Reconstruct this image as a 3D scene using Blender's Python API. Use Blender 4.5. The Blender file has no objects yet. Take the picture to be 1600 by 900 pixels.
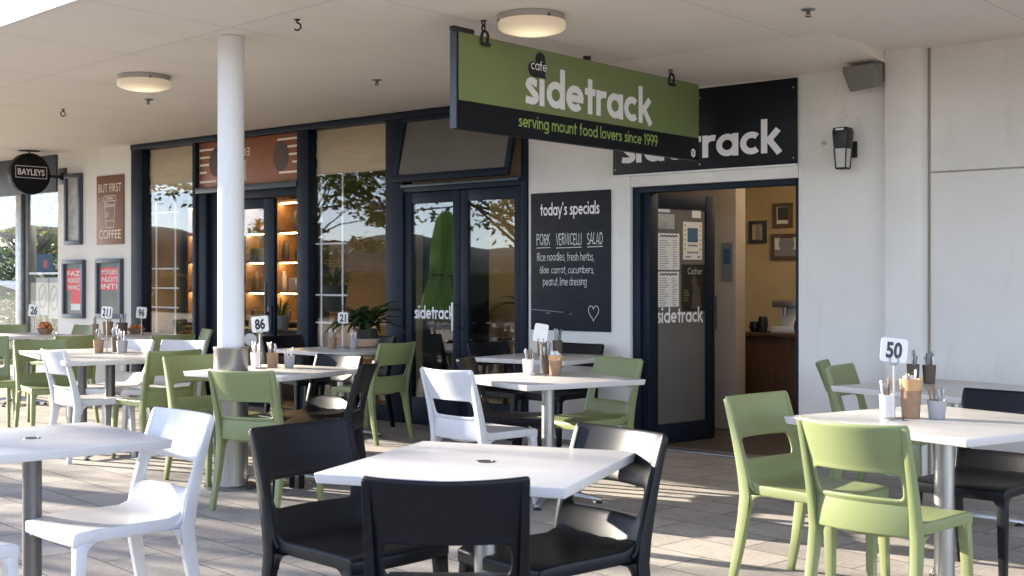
import bpy, bmesh, math, random
from mathutils import Vector, Matrix
random.seed(11)
R = math.radians
C = bpy.context.scene
COL = C.collection

# ------------------------------------------------------------------ camera, sky, sun, exposure
cam_d = bpy.data.cameras.new('camera'); cam = bpy.data.objects.new('camera', cam_d); COL.objects.link(cam)
cam.location = (0, -8.23, 1.34); cam.rotation_euler = (R(90), 0, R(40.3))
cam_d.sensor_width = 36; cam_d.lens = 36 * 1950 / 1600; cam_d.shift_y = -14 / 1600
cam_d.clip_start = .05; cam_d.clip_end = 4000
cam_d.dof.use_dof = True; cam_d.dof.focus_distance = 7.6; cam_d.dof.aperture_fstop = 7.1
C.camera = cam
SUN_EL, SUN_AZ = 15.5, 14.0          # elevation; azimuth off the facade line (-X) towards the plaza
w = bpy.data.worlds.new('World'); C.world = w; w.use_nodes = True
nt = w.node_tree; bg = nt.nodes['Background']
sky = nt.nodes.new('ShaderNodeTexSky'); sky.sky_type = 'NISHITA'; sky.sun_disc = False
sky.sun_elevation = R(SUN_EL); sky.sun_rotation = R(270 - SUN_AZ); sky.air_density = .6; sky.dust_density = 0; sky.ozone_density = 2.5
hs_ = nt.nodes.new('ShaderNodeHueSaturation'); hs_.inputs['Saturation'].default_value = .72; wb = nt.nodes.new('ShaderNodeMix'); wb.data_type = 'RGBA'; wb.blend_type = 'MULTIPLY'; wb.inputs[0].default_value = 1; wb.inputs[7].default_value = (1.09, .985, .95, 1)   # camera white balance
nt.links.new(sky.outputs[0], hs_.inputs['Color']); nt.links.new(hs_.outputs[0], wb.inputs[6]); nt.links.new(wb.outputs[2], bg.inputs[0]); bg.inputs[1].default_value = .15
sun_d = bpy.data.lights.new('sun', 'SUN'); sun_d.energy = 4.3; sun_d.angle = R(.5); sun_d.color = (1, .90, .76)
sun = bpy.data.objects.new('sun', sun_d); COL.objects.link(sun)
_sv = Vector((-math.cos(R(SUN_AZ)) * math.cos(R(SUN_EL)), -math.sin(R(SUN_AZ)) * math.cos(R(SUN_EL)), math.sin(R(SUN_EL))))
sun.rotation_euler = _sv.to_track_quat('Z', 'Y').to_euler(); sun.location = (-20, -8, 12)
vs = C.view_settings; vs.view_transform = 'Standard'; vs.look = 'None'; vs.exposure = 2.46; vs.gamma = 1
C.render.engine = 'CYCLES'; C.cycles.use_denoising = True
C.cycles.max_bounces = 10; C.cycles.diffuse_bounces = 5; C.cycles.transparent_max_bounces = 24; C.cycles.glossy_bounces = 4
C.cycles.sample_clamp_indirect = 6; C.cycles.caustics_reflective = False; C.cycles.caustics_refractive = False

# ------------------------------------------------------------------ materials
MATS = {}
def mat(name, col, rough=.5, metal=0, var=.0, vscale=6, bump=0, bscale=40, emit=0, spec=.5, coat=0, col2=None, stretch=None):
    m = bpy.data.materials.new(name); m.use_nodes = True; t = m.node_tree; b = t.nodes['Principled BSDF']
    b.inputs['Base Color'].default_value = (*col, 1); b.inputs['Roughness'].default_value = rough
    b.inputs['Metallic'].default_value = metal; b.inputs['Specular IOR Level'].default_value = spec
    b.inputs['Coat Weight'].default_value = coat
    tc = t.nodes.new('ShaderNodeTexCoord'); mp = t.nodes.new('ShaderNodeMapping')
    t.links.new(tc.outputs['Object'], mp.inputs[0])
    if stretch: mp.inputs['Scale'].default_value = stretch
    n = t.nodes.new('ShaderNodeTexNoise'); n.inputs['Scale'].default_value = vscale; n.inputs['Detail'].default_value = 6; n.inputs['Roughness'].default_value = .6
    t.links.new(mp.outputs[0], n.inputs['Vector'])
    if var or col2:
        mx = t.nodes.new('ShaderNodeMix'); mx.data_type = 'RGBA'
        c2 = col2 or tuple(max(0, c * (1 - var)) for c in col)
        mx.inputs[6].default_value = (*col, 1); mx.inputs[7].default_value = (*c2, 1)
        rp = t.nodes.new('ShaderNodeMapRange'); rp.inputs[1].default_value = .35; rp.inputs[2].default_value = .7
        t.links.new(n.outputs[0], rp.inputs[0]); t.links.new(rp.outputs[0], mx.inputs[0]); t.links.new(mx.outputs[2], b.inputs['Base Color'])
    rr = t.nodes.new('ShaderNodeMapRange'); rr.inputs[3].default_value = rough * .85; rr.inputs[4].default_value = min(1, rough * 1.2)
    t.links.new(n.outputs[0], rr.inputs[0]); t.links.new(rr.outputs[0], b.inputs['Roughness'])
    if bump:
        n2 = t.nodes.new('ShaderNodeTexNoise'); n2.inputs['Scale'].default_value = bscale; n2.inputs['Detail'].default_value = 4
        t.links.new(mp.outputs[0], n2.inputs['Vector'])
        bp = t.nodes.new('ShaderNodeBump'); bp.inputs['Strength'].default_value = bump; bp.inputs['Distance'].default_value = .01
        t.links.new(n2.outputs[0], bp.inputs['Height']); t.links.new(bp.outputs[0], b.inputs['Normal'])
    if emit:
        b.inputs['Emission Color'].default_value = (*col, 1); b.inputs['Emission Strength'].default_value = emit
    MATS[name] = m; return m
def glass(name, tint=(.96, .97, .97), f0=.10, rough=0.0):
    """thin clear pane: straight through, plus a mirror share that grows at grazing angles"""
    m = bpy.data.materials.new(name); m.use_nodes = True; t = m.node_tree; t.nodes.clear()
    o = t.nodes.new('ShaderNodeOutputMaterial'); mx = t.nodes.new('ShaderNodeMixShader'); tr = t.nodes.new('ShaderNodeBsdfTransparent')
    gl = t.nodes.new('ShaderNodeBsdfGlossy'); lw = t.nodes.new('ShaderNodeLayerWeight'); lw.inputs[0].default_value = .5
    pw = t.nodes.new('ShaderNodeMath'); pw.operation = 'POWER'; pw.inputs[1].default_value = 4
    ma = t.nodes.new('ShaderNodeMath'); ma.operation = 'MULTIPLY_ADD'; ma.inputs[1].default_value = 1-f0; ma.inputs[2].default_value = f0
    tr.inputs[0].default_value = (*tint, 1); gl.inputs['Roughness'].default_value = rough
    tc = t.nodes.new('ShaderNodeTexCoord'); n = t.nodes.new('ShaderNodeTexNoise'); n.inputs['Scale'].default_value = .8; n.inputs['Detail'].default_value = 1
    bp = t.nodes.new('ShaderNodeBump'); bp.inputs['Strength'].default_value = .015; bp.inputs['Distance'].default_value = .02
    L = t.links.new
    L(tc.outputs['Object'], n.inputs['Vector']); L(n.outputs[0], bp.inputs['Height']); L(bp.outputs[0], gl.inputs['Normal'])
    L(lw.outputs['Facing'], pw.inputs[0]); L(pw.outputs[0], ma.inputs[0]); L(ma.outputs[0], mx.inputs[0])
    L(tr.outputs[0], mx.inputs[1]); L(gl.outputs[0], mx.inputs[2]); L(mx.outputs[0], o.inputs[0])
    MATS[name] = m; return m
def leafmat(name, a, b_):
    m = mat(name, a, .55, col2=b_, vscale=1.3)
    t = m.node_tree; b = t.nodes['Principled BSDF']; o = t.nodes['Material Output']
    tl = t.nodes.new('ShaderNodeBsdfTranslucent'); ms = t.nodes.new('ShaderNodeMixShader'); ms.inputs[0].default_value = .35
    tl.inputs[0].default_value = (a[0] * 1.6, a[1] * 1.5, a[2], 1)
    t.links.new(b.outputs[0], ms.inputs[1]); t.links.new(tl.outputs[0], ms.inputs[2]); t.links.new(ms.outputs[0], o.inputs[0]); return m
def pavermat():
    m = mat('paver', (.36, .33, .295), .75); t = m.node_tree; b = t.nodes['Principled BSDF']
    tc = t.nodes.new('ShaderNodeTexCoord'); mp = t.nodes.new('ShaderNodeMapping'); mp.inputs['Rotation'].default_value = (0, 0, R(7))
    br = t.nodes.new('ShaderNodeTexBrick'); br.offset = .5
    br.inputs['Scale'].default_value = 1; br.inputs['Brick Width'].default_value = .62; br.inputs['Row Height'].default_value = .31
    br.inputs['Mortar Size'].default_value = .0045; br.inputs['Mortar Smooth'].default_value = .2; br.inputs['Bias'].default_value = -.1
    br.inputs['Color1'].default_value = (.415, .375, .33, 1); br.inputs['Color2'].default_value = (.30, .275, .25, 1); br.inputs['Mortar'].default_value = (.09, .083, .075, 1)
    n = t.nodes.new('ShaderNodeTexNoise'); n.inputs['Scale'].default_value = 1.6; n.inputs['Detail'].default_value = 9; n.inputs['Roughness'].default_value = .7
    n3 = t.nodes.new('ShaderNodeTexNoise'); n3.inputs['Scale'].default_value = 45; n3.inputs['Detail'].default_value = 5
    r1 = t.nodes.new('ShaderNodeMapRange'); r1.inputs[1].default_value = .35; r1.inputs[2].default_value = .7; r1.inputs[3].default_value = .72; r1.inputs[4].default_value = 1.12
    r3 = t.nodes.new('ShaderNodeMapRange'); r3.inputs[1].default_value = .3; r3.inputs[2].default_value = .7; r3.inputs[3].default_value = .85; r3.inputs[4].default_value = 1.12
    mu = t.nodes.new('ShaderNodeMath'); mu.operation = 'MULTIPLY'
    mx = t.nodes.new('ShaderNodeVectorMath'); mx.operation = 'SCALE'
    L = t.links.new
    L(tc.outputs['Object'], mp.inputs[0]); L(mp.outputs[0], br.inputs['Vector']); L(tc.outputs['Object'], n.inputs['Vector']); L(tc.outputs['Object'], n3.inputs['Vector'])
    L(n.outputs[0], r1.inputs[0]); L(n3.outputs[0], r3.inputs[0]); L(r1.outputs[0], mu.inputs[0]); L(r3.outputs[0], mu.inputs[1])
    L(br.outputs['Color'], mx.inputs[0]); L(mu.outputs[0], mx.inputs['Scale']); L(mx.outputs[0], b.inputs['Base Color'])
    ad = t.nodes.new('ShaderNodeMath'); ad.operation = 'MULTIPLY_ADD'; ad.inputs[1].default_value = .25
    iv = t.nodes.new('ShaderNodeMath'); iv.operation = 'SUBTRACT'; iv.inputs[0].default_value = 1
    L(br.outputs['Fac'], iv.inputs[1]); L(n3.outputs[0], ad.inputs[0]); L(iv.outputs[0], ad.inputs[2])
    bp = t.nodes.new('ShaderNodeBump'); bp.inputs['Strength'].default_value = .5; bp.inputs['Distance'].default_value = .006
    L(ad.outputs[0], bp.inputs['Height']); L(bp.outputs[0], b.inputs['Normal']); return m

M_plaster = mat('plaster', (.78, .755, .71), .85, var=.07, vscale=2.2, bump=.12, bscale=60)
M_ceil = mat('ceiling_paint', (.87, .80, .72), .8, var=.04, vscale=.8)
M_joint = mat('joint_shadow_gap', (.40, .36, .31), .9)
M_frame = mat('dark_aluminium', (.010, .0165, .031), .5, var=.25, vscale=4, spec=.18)
M_frame2 = mat('grey_aluminium', (.05, .065, .09), .4)
M_black = mat('black_paint', (.012, .012, .014), .4)
M_signblack = mat('sign_black', (.007, .008, .012), .42, var=.2, vscale=3, spec=.2)
M_signgreen = mat('sign_green', (.185, .235, .09), .38, var=.06, vscale=3)
M_white = mat('sign_white', (.84, .82, .84), .6)
M_lime = mat('sign_lime', (.30, .42, .10), .6)
M_chalkb = mat('chalkboard', (.014, .0155, .021), .6, spec=.3, var=.35, vscale=5, stretch=(1, 1, 4))
M_chalk = mat('chalk', (.78, .78, .76), .9, var=.3, vscale=60)
M_brown = mat('brown_panel', (.27, .095, .043), .45, var=.08)
M_brown2 = mat('brown_poster', (.20, .082, .042), .45, var=.1)
M_cream = mat('cream_print', (.80, .72, .62), .6)
M_dkbrown = mat('dark_brown_print', (.07, .033, .028), .5)
M_red = mat('red_print', (.62, .045, .055), .5)
M_paper = mat('paper', (.75, .75, .72), .7, var=.08, vscale=9)
M_print = mat('grey_print', (.22, .22, .22), .7)
M_blueprint = mat('blue_print', (.05, .13, .24), .6, var=.4, vscale=30)
M_steel = mat('brushed_steel', (.42, .41, .39), .38, metal=1, var=.25, vscale=10, stretch=(12, 12, .6))
M_dsteel = mat('dark_steel', (.16, .155, .15), .42, metal=.85, var=.2, vscale=8)
M_alu = mat('cast_aluminium', (.38, .38, .38), .42, metal=.9, var=.3, vscale=12)
M_top = mat('white_tabletop', (.60, .585, .565), .3, var=.05, vscale=3, spec=.5)
M_rubber = mat('black_rubber', (.02, .02, .02), .7)
M_cgreen = mat('green_plastic', (.212, .245, .105), .36, var=.05, vscale=3, bump=.03, bscale=220)
M_cwhite = mat('white_plastic', (.62, .62, .63), .34, var=.05, vscale=3, bump=.03, bscale=220)
M_cblack = mat('black_plastic', (.0055, .0062, .0085), .40, spec=.24, var=.2, vscale=3, bump=.04, bscale=220)
M_diff = mat('lit_diffuser', (.62, .54, .44), .5)
def _glow():
    t = M_diff.node_tree; b = t.nodes['Principled BSDF']; tc = t.nodes.new('ShaderNodeTexCoord'); vm = t.nodes.new('ShaderNodeVectorMath'); vm.operation = 'MULTIPLY'; vm.inputs[1].default_value = (1, 1, 0)
    ln = t.nodes.new('ShaderNodeVectorMath'); ln.operation = 'LENGTH'; mr = t.nodes.new('ShaderNodeMapRange'); mr.inputs[1].default_value = .05; mr.inputs[2].default_value = .20; mr.inputs[3].default_value = .20; mr.inputs[4].default_value = .045
    L = t.links.new; L(tc.outputs['Object'], vm.inputs[0]); L(vm.outputs[0], ln.inputs[0]); L(ln.outputs['Value'], mr.inputs[0]); L(mr.outputs[0], b.inputs['Emission Strength']); b.inputs['Emission Color'].default_value = (1, .78, .50, 1)
_glow()
M_lampw = mat('lamp_housing', (.42, .39, .36), .4, metal=.5)
M_column = mat('column_paint', (.78, .775, .77), .5, var=.04, vscale=3)
M_grille = mat('speaker_grille', (.20, .19, .175), .6, bump=.3, bscale=400)
M_frost = mat('frosted_lens', (.55, .53, .50), .3)
M_pkraft = mat('kraft_pot', (.33, .205, .12), .7, var=.2, vscale=30)
M_pgrey = mat('grey_pot', (.36, .36, .37), .45, var=.1)
M_pdark = mat('dark_pot', (.12, .085, .062), .6, var=.2)
M_pwhite = mat('white_pot', (.75, .73, .71), .4)
M_napkin = mat('napkin', (.80, .78, .76), .9, var=.1, vscale=40)
M_wood = mat('counter_wood', (.13, .066, .032), .5, var=.5, vscale=5, stretch=(8, 8, .7))
M_shelfw = mat('shelf_wood', (.25, .145, .075), .55, var=.4, vscale=4, stretch=(.6, 6, 6))
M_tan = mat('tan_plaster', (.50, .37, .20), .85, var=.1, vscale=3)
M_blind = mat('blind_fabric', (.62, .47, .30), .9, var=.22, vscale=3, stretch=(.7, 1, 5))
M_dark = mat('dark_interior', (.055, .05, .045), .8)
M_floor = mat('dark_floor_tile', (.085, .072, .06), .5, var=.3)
M_led = mat('led_strip', (1, .62, .25), .5, emit=12)
M_fillbulb2 = mat('dim_fill_bulb', (1, .76, .48), .5, emit=14)  # glow for the fill lamps added indoors, here and on the next line
M_fillbulb = mat('warm_fill_bulb', (1, .80, .55), .5, emit=40)
M_terra = mat('terracotta', (.30, .12, .06), .8, var=.2)
M_beigepot = mat('beige_bowl', (.52, .37, .25), .6)
M_leafd = leafmat('dark_leaf', (.028, .06, .02), (.06, .10, .03))
M_leaft = leafmat('tree_leaf', (.07, .115, .025), (.14, .16, .03))
M_leafy = leafmat('yellow_leaf', (.17, .19, .03), (.10, .15, .03))
M_leafh = leafmat('hedge_leaf', (.035, .065, .02), (.07, .10, .03))
M_bark = mat('bark', (.09, .07, .055), .9, var=.4, vscale=12, bump=.5, bscale=20)
M_flower = mat('yellow_flower', (.6, .42, .04), .6)
M_canvas = leafmat('green_canvas', (.38, .60, .17), (.28, .50, .12))
M_asphalt = mat('asphalt', (.06, .06, .06), .9, var=.3, vscale=3, bump=.3)
M_land = mat('grassland', (.055, .075, .03), .95, var=.5, vscale=.05)
M_hill = mat('hazed_hill_forest', (.045, .07, .075), 1, var=.5, vscale=.03, bump=1, bscale=.2)  # blue of distance haze put into the forest colour
M_car = mat('car_paint', (.55, .58, .62), .25, coat=.6)
M_carglass = mat('car_glass', (.02, .025, .03), .08)
M_taupe = mat('rusty_orange_fruit', (.55, .17, .05), .6, var=.3, vscale=30)
M_greyglass = mat('opaque_pane', (.16, .15, .135), .18, var=.15, vscale=2)
M_casepane = mat('case_pane', (.13, .145, .145), .15, var=.2, vscale=3)
M_papold = mat('weathered_paper', (.46, .46, .44), .6, var=.5, vscale=7)
M_glass = glass('window_glass', f0=.042); M_glass2 = glass('door_glass', (.90, .92, .92), .055); M_glass3 = glass('clear_glass', f0=.03)
M_pave = pavermat()
def wear(m, scale, lo, hi, dark, stretch=(1,1,1), detail=8):
    """stains of their own shape mixed into a material's base colour"""
    t = m.node_tree; b = t.nodes['Principled BSDF']; L = t.links.new; src = b.inputs['Base Color'].links[0].from_socket if b.inputs['Base Color'].links else None
    tc = t.nodes.new('ShaderNodeTexCoord'); mp = t.nodes.new('ShaderNodeMapping'); mp.inputs['Scale'].default_value = stretch
    n = t.nodes.new('ShaderNodeTexNoise'); n.inputs['Scale'].default_value = scale; n.inputs['Detail'].default_value = detail; n.inputs['Roughness'].default_value = .65; n.inputs['Distortion'].default_value = .6
    mr = t.nodes.new('ShaderNodeMapRange'); mr.inputs[1].default_value = lo; mr.inputs[2].default_value = hi
    mx = t.nodes.new('ShaderNodeMix'); mx.data_type = 'RGBA'; mx.blend_type = 'MULTIPLY'; mx.inputs[7].default_value = (*dark, 1)
    L(tc.outputs['Object'], mp.inputs[0]); L(mp.outputs[0], n.inputs['Vector']); L(n.outputs[0], mr.inputs[0]); L(mr.outputs[0], mx.inputs[0])
    if src: L(src, mx.inputs[6])
    else: mx.inputs[6].default_value = b.inputs['Base Color'].default_value
    L(mx.outputs[2], b.inputs['Base Color'])
wear(M_pave, 5, .60, .72, (.72,.69,.66)); wear(M_pave, 38, .70, .74, (.55,.53,.52), detail=2)
wear(M_top, 7, .56, .74, (.86,.84,.81)); wear(M_top, 60, .66, .72, (.82,.80,.77), (1, .12, 1))
wear(M_plaster, 3.2, .56, .75, (.90,.88,.84), (1, 1, .25)); wear(M_plaster, 26, .69, .75, (.80,.77,.73))
wear(M_ceil, 1.1, .55, .78, (.93,.91,.87)); wear(M_ceil, 14, .68, .76, (.90,.87,.83))
wear(M_cblack, 20, .58, .72, (2.2,2.1,2.0)); wear(M_cwhite, 16, .60, .72, (.90,.88,.85)); wear(M_cgreen, 18, .60, .74, (.86,.86,.84)); wear(M_column, 9, .6, .75, (.90,.88,.85), (1, 1, .3))

# ------------------------------------------------------------------ mesh helpers
class MB:
    def __init__(s): s.v = []; s.f = []
    def add(s, vs, fs):
        k = len(s.v); s.v += [tuple(p) for p in vs]; s.f += [tuple(i + k for i in f) for f in fs]; return s
    def box(s, x0, x1, y0, y1, z0, z1):
        return s.add([(x0,y0,z0),(x1,y0,z0),(x1,y1,z0),(x0,y1,z0),(x0,y0,z1),(x1,y0,z1),(x1,y1,z1),(x0,y1,z1)],
                     [(0,3,2,1),(4,5,6,7),(0,1,5,4),(1,2,6,5),(2,3,7,6),(3,0,4,7)])
    def lathe(s, prof, c=(0,0,0), n=32, caps=True):
        vs = []; fs = []
        for r, z in prof:
            for k in range(n):
                a = 2*math.pi*k/n; vs.append((c[0]+r*math.cos(a), c[1]+r*math.sin(a), c[2]+z))
        for j in range(len(prof)-1):
            for k in range(n):
                k2 = (k+1) % n; fs.append((j*n+k, j*n+k2, (j+1)*n+k2, (j+1)*n+k))
        if caps: fs.append(tuple(range(n-1,-1,-1))); m = (len(prof)-1)*n; fs.append(tuple(range(m, m+n)))
        return s.add(vs, fs)
    def tube(s, pts, r, n=10):
        pts = [Vector(p) for p in pts]; rs = r if isinstance(r, (list, tuple)) else [r]*len(pts)
        vs = []; fs = []; up = None
        for i, p in enumerate(pts):
            d = (pts[min(i+1, len(pts)-1)] - pts[max(i-1, 0)]).normalized()
            if up is None: up = Vector((0,0,1)) if abs(d.z) < .9 else Vector((1,0,0))
            a = d.cross(up).normalized(); b = a.cross(d).normalized(); up = b
            for k in range(n):
                t = 2*math.pi*k/n; vs.append(p + (a*math.cos(t) + b*math.sin(t))*rs[i])
        for j in range(len(pts)-1):
            for k in range(n):
                k2 = (k+1) % n; fs.append((j*n+k, j*n+k2, (j+1)*n+k2, (j+1)*n+k))
        m = (len(pts)-1)*n; fs.append(tuple(range(n-1,-1,-1))); fs.append(tuple(range(m, m+n)))
        return s.add(vs, fs)
    def prism(s, poly, axis, a, b):
        """poly: 2D outline (ccw), extruded along axis from a to b; axis x: (y,z), y: (x,z), z: (x,y)"""
        n = len(poly)
        def P(u, v, t): return {'x': (t,u,v), 'y': (u,t,v), 'z': (u,v,t)}[axis]
        vs = [P(u, v, a) for u, v in poly] + [P(u, v, b) for u, v in poly]
        fs = [tuple(range(n-1,-1,-1)), tuple(range(n, 2*n))] + [(k, (k+1) % n, n+(k+1) % n, n+k) for k in range(n)]
        return s.add(vs, fs)
    def rectsweep(s, pts, secs):
        """sections of half sizes (dx, dy) at each point, kept level"""
        vs = []; fs = []
        for (x, y, z), (a, b) in zip(pts, secs):
            vs += [(x-a,y-b,z),(x+a,y-b,z),(x+a,y+b,z),(x-a,y+b,z)]
        m = len(pts)
        for j in range(m-1):
            for k in range(4):
                k2 = (k+1) % 4; fs.append((j*4+k, j*4+k2, j*4+4+k2, j*4+4+k))
        fs.append((3,2,1,0)); q = (m-1)*4; fs.append((q,q+1,q+2,q+3))
        return s.add(vs, fs)
def new_mesh(name, mb, m, bevel=0, seg=2, smooth=True, ang=35):
    me = bpy.data.meshes.new(name)
    if bevel:
        me.from_pydata(mb.v, [], mb.f); bm = bmesh.new(); bm.from_mesh(me); bmesh.ops.recalc_face_normals(bm, faces=bm.faces)
        es = [e for e in bm.edges if len(e.link_faces) == 2 and e.calc_face_angle(0) > R(30)]
        bmesh.ops.bevel(bm, geom=es, offset=bevel, segments=seg, affect='EDGES', profile=.5, clamp_overlap=True)
        bm.to_mesh(me); bm.free()
    else:
        me.from_pydata(mb.v, [], mb.f); bm = bmesh.new(); bm.from_mesh(me); bmesh.ops.recalc_face_normals(bm, faces=bm.faces); bm.to_mesh(me); bm.free()
    if smooth:
        for p in me.polygons: p.use_smooth = True
        me.set_sharp_from_angle(angle=R(ang))
    if m: me.materials.append(m)
    me.update(); return me
def obj(name, mb, m, parent=None, bevel=0, loc=None, smooth=True, seg=2, ang=35):
    me = mb if isinstance(mb, bpy.types.Mesh) else new_mesh(name, mb, m, bevel, seg, smooth, ang)
    o = bpy.data.objects.new(name, me); COL.objects.link(o)
    if parent: o.parent = parent
    if loc: o.location = loc
    return o
def tag(o, label, cat, group=None):
    o['label'] = label; o['category'] = cat
    if group: o['group'] = group
    return o
def thing(name, label, cat, loc=(0,0,0), rotz=0, group=None):
    o = bpy.data.objects.new(name, None); COL.objects.link(o); o.location = loc; o.rotation_euler = (0,0,R(rotz)); o.empty_display_size = .1
    return tag(o, label, cat, group)
def struct(name, mb, m, **k):
    o = obj(name, mb, m, **k); o['kind'] = 'structure'; return o
def box(*a): return MB().box(*a)
def copy_tree(o, parent=None):
    c = o.copy(); COL.objects.link(c); c.parent = parent
    for ch in list(o.children): copy_tree(ch, c)
    return c
def fitted_mesh(name, tmp, m):
    dg = bpy.context.evaluated_depsgraph_get(); dg.update()
    me = bpy.data.meshes.new_from_object(tmp.evaluated_get(dg)); me.name = name
    me.materials.clear()
    if m: me.materials.append(m)
    return me

# ---- lettering: planes in a sign's local frame (x right, z up, facing -y)
def text_mb(s, width=None, height=None, bold=0, cx=0, cz=0, y=0, mirror=False, depth=.0004):
    cu = bpy.data.curves.new('t', 'FONT'); cu.body = s; cu.size = 1; cu.offset = bold; cu.resolution_u = 4; cu.align_x = 'CENTER'
    t = bpy.data.objects.new('t', cu); COL.objects.link(t)
    me = fitted_mesh('t', t, None)
    mb = MB()
    if len(me.vertices):
        xs = [v.co.x for v in me.vertices]; zs = [v.co.y for v in me.vertices]
        x0, x1, z0, z1 = min(xs), max(xs), min(zs), max(zs)
        sz = (height/(z1-z0)) if height else width/(x1-x0); sx = width/(x1-x0) if width else sz
        sg = -1 if mirror else 1
        mb.add([(cx + sg*(v.co.x-(x0+x1)/2)*sx, y, cz + (v.co.y-(z0+z1)/2)*sz) for v in me.vertices], [tuple(p.vertices) for p in me.polygons])
    bpy.data.objects.remove(t); bpy.data.curves.remove(cu); bpy.data.meshes.remove(me)
    return mb
def arc(cx, cy, r, a0, a1, n=20, ry=None):
    ry = ry or r
    return [(cx + r*math.cos(R(a0+(a1-a0)*k/n)), cy + ry*math.sin(R(a0+(a1-a0)*k/n))) for k in range(n+1)]
def glyph(ch, w):
    """centre lines of a geometric sans, x-height 1, stroke weight w; returns (advance, strokes)"""
    h = w/2; r = .5-h; A = 1.0; cap = 1.42; asc = 1.5
    ring = arc(.5, .5, r, 0, 360, 36)
    stem = lambda x, a=0, b=1: [(x, a), (x, b)]
    arch = lambda x0, x1: [(x0, 0.0)] and arc((x0+x1)/2, 1-h-(x1-x0)/2, (x1-x0)/2, 180, 0, 18) + [(x1, 0)]
    G = {
     'o': (A, [ring]), 'd': (A+.02, [ring, stem(1-h, 0, asc)]), 'b': (A+.02, [ring, stem(h, 0, asc)]), 'a': (A+.02, [ring, stem(1-h)]),
     'p': (A+.02, [ring, stem(h, -.45, 1)]), 'g': (A+.02, [ring, [(1-h, 1), (1-h, -.1)] + arc(.5, -.1, r, 0, -140, 14, .33-h)]),
     'c': (.86, [arc(.5, .5, r, 48, 312, 28)]), 'e': (A, [arc(.5, .5, r, 0, 318, 32), [(h*.9, .5), (1-h*.2, .5)]]),
     's': (.68, [[(.60, .80)] + arc(.36, .72, .21, 38, 190, 12, .28-h) + arc(.34, .29, .23, 60, -90, 12, .29-h) + [(.12, h+.02), (.02, .17)]]),
     'i': (w+.06, [stem(h), [(h, 1.2), (h, 1.2+w*1.05)]]), 'j': (w+.06, [stem(h)]), 'l': (w+.06, [stem(h, 0, asc)]),
     't': (.62, [stem(.31, 0, 1.36), [(0, 1-h), (.62, 1-h)]]), 'f': (.62, [[(.26, 0), (.26, 1.2)] + arc(.26+.2, 1.2, .2, 180, 80, 8, .3-h), [(0, 1-h), (.58, 1-h)]]),
     'r': (.58, [stem(h), arc(h+.36, .62, .36, 180, 72, 12, .38-h)]), 'k': (.92, [stem(h, 0, asc), [(w*.9, .46), (.74, 1.02)], [(w*1.3, .58), (.80, -.03)]]),
     'n': (.86, [stem(h), arch(h, .84-h)]), 'h': (.86, [stem(h, 0, asc), arch(h, .84-h)]), 'm': (1.4, [stem(h), arch(h, .72-h*.5), arch(.72-h*.5, 1.4-h)]),
     'u': (.86, [[(h, 1), (h, .42)] + arc(.42, .42, .42-h, 180, 360, 18, .42-h), stem(.84-h)]),
     'v': (.88, [[(.06, 1.02), (.44, .04)], [(.44, .04), (.82, 1.02)]]), 'y': (.88, [[(.06, 1.02), (.46, .1)], [(.84, 1.02), (.28, -.42)]]),
     'w': (1.2, [[(.05, 1.02), (.32, .03), (.6, .95), (.88, .03), (1.15, 1.02)]]),
     "'": (w+.1, [[(h+.03, 1.5), (h, 1.12)]]), ',': (w+.12, [[(h+.08, .12), (h-.02, -.22)]]), '.': (w+.1, [[(h, 0), (h, w)]]),
     'P': (.85, [stem(h, 0, cap), [(h, cap-h)] + arc(.45, cap-.38, .36, 90, -90, 14, .38-h) + [(h, cap-.76+h)]]),
     'R': (.85, [stem(h, 0, cap), [(h, cap-h)] + arc(.45, cap-.36, .34, 90, -90, 14, .36-h) + [(h, cap-.72+h)], [(.3, .66), (.82, 0)]]),
     'O': (1.2, [arc(.58, cap/2, .56-h, 0, 360, 30, cap/2-h)]), 'C': (1.05, [arc(.6, cap/2, .56-h, 50, 310, 24, cap/2-h)]), 'K': (.9, [stem(h, 0, cap), [(.82, cap), (w, .62)], [(.3, .78), (.85, 0)]]),
     'V': (1.0, [[(.04, cap), (.48, .02), (.94, cap)]]), 'E': (.75, [stem(h, 0, cap), [(h, cap-h), (.68, cap-h)], [(h, cap/2), (.6, cap/2)], [(h, h), (.68, h)]]),
     'M': (1.25, [[(.04, 0), (.18, cap), (.6, .2), (1.02, cap), (1.18, 0)]]), 'I': (w+.12, [stem(h, 0, cap)]), 'L': (.7, [stem(h, 0, cap), [(h, h), (.62, h)]]),
     'S': (.8, [[(.68, 1.2)] + arc(.38, 1.06, .32, 40, 220, 12, .36-h) + arc(.38, .36, .34, 50, -130, 14, .36-h) + [(.04, .22)]]),
     'A': (1.0, [[(.02, 0), (.46, cap), (.9, 0)], [(.2, .45), (.74, .45)]]), 'D': (1.05, [stem(h, 0, cap), [(h, cap-h)] + arc(.36, cap/2, .6-h, 90, -90, 18, cap/2-h) + [(h, h)]]),
     '1': (.5, [[(.04, 1.1), (.3, 1.4), (.3, 0)]]), '9': (.85, [arc(.4, 1.0, .36, 0, 360, 24, .38), [(.76, 1.0), (.7, .6), (.36, 0)]]), '6': (.85, [arc(.42, .4, .38, 0, 360, 24, .38), [(.06, .45), (.14, .8), (.5, 1.42)]]),
    }
    return G.get(ch, (.55, []))
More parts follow.
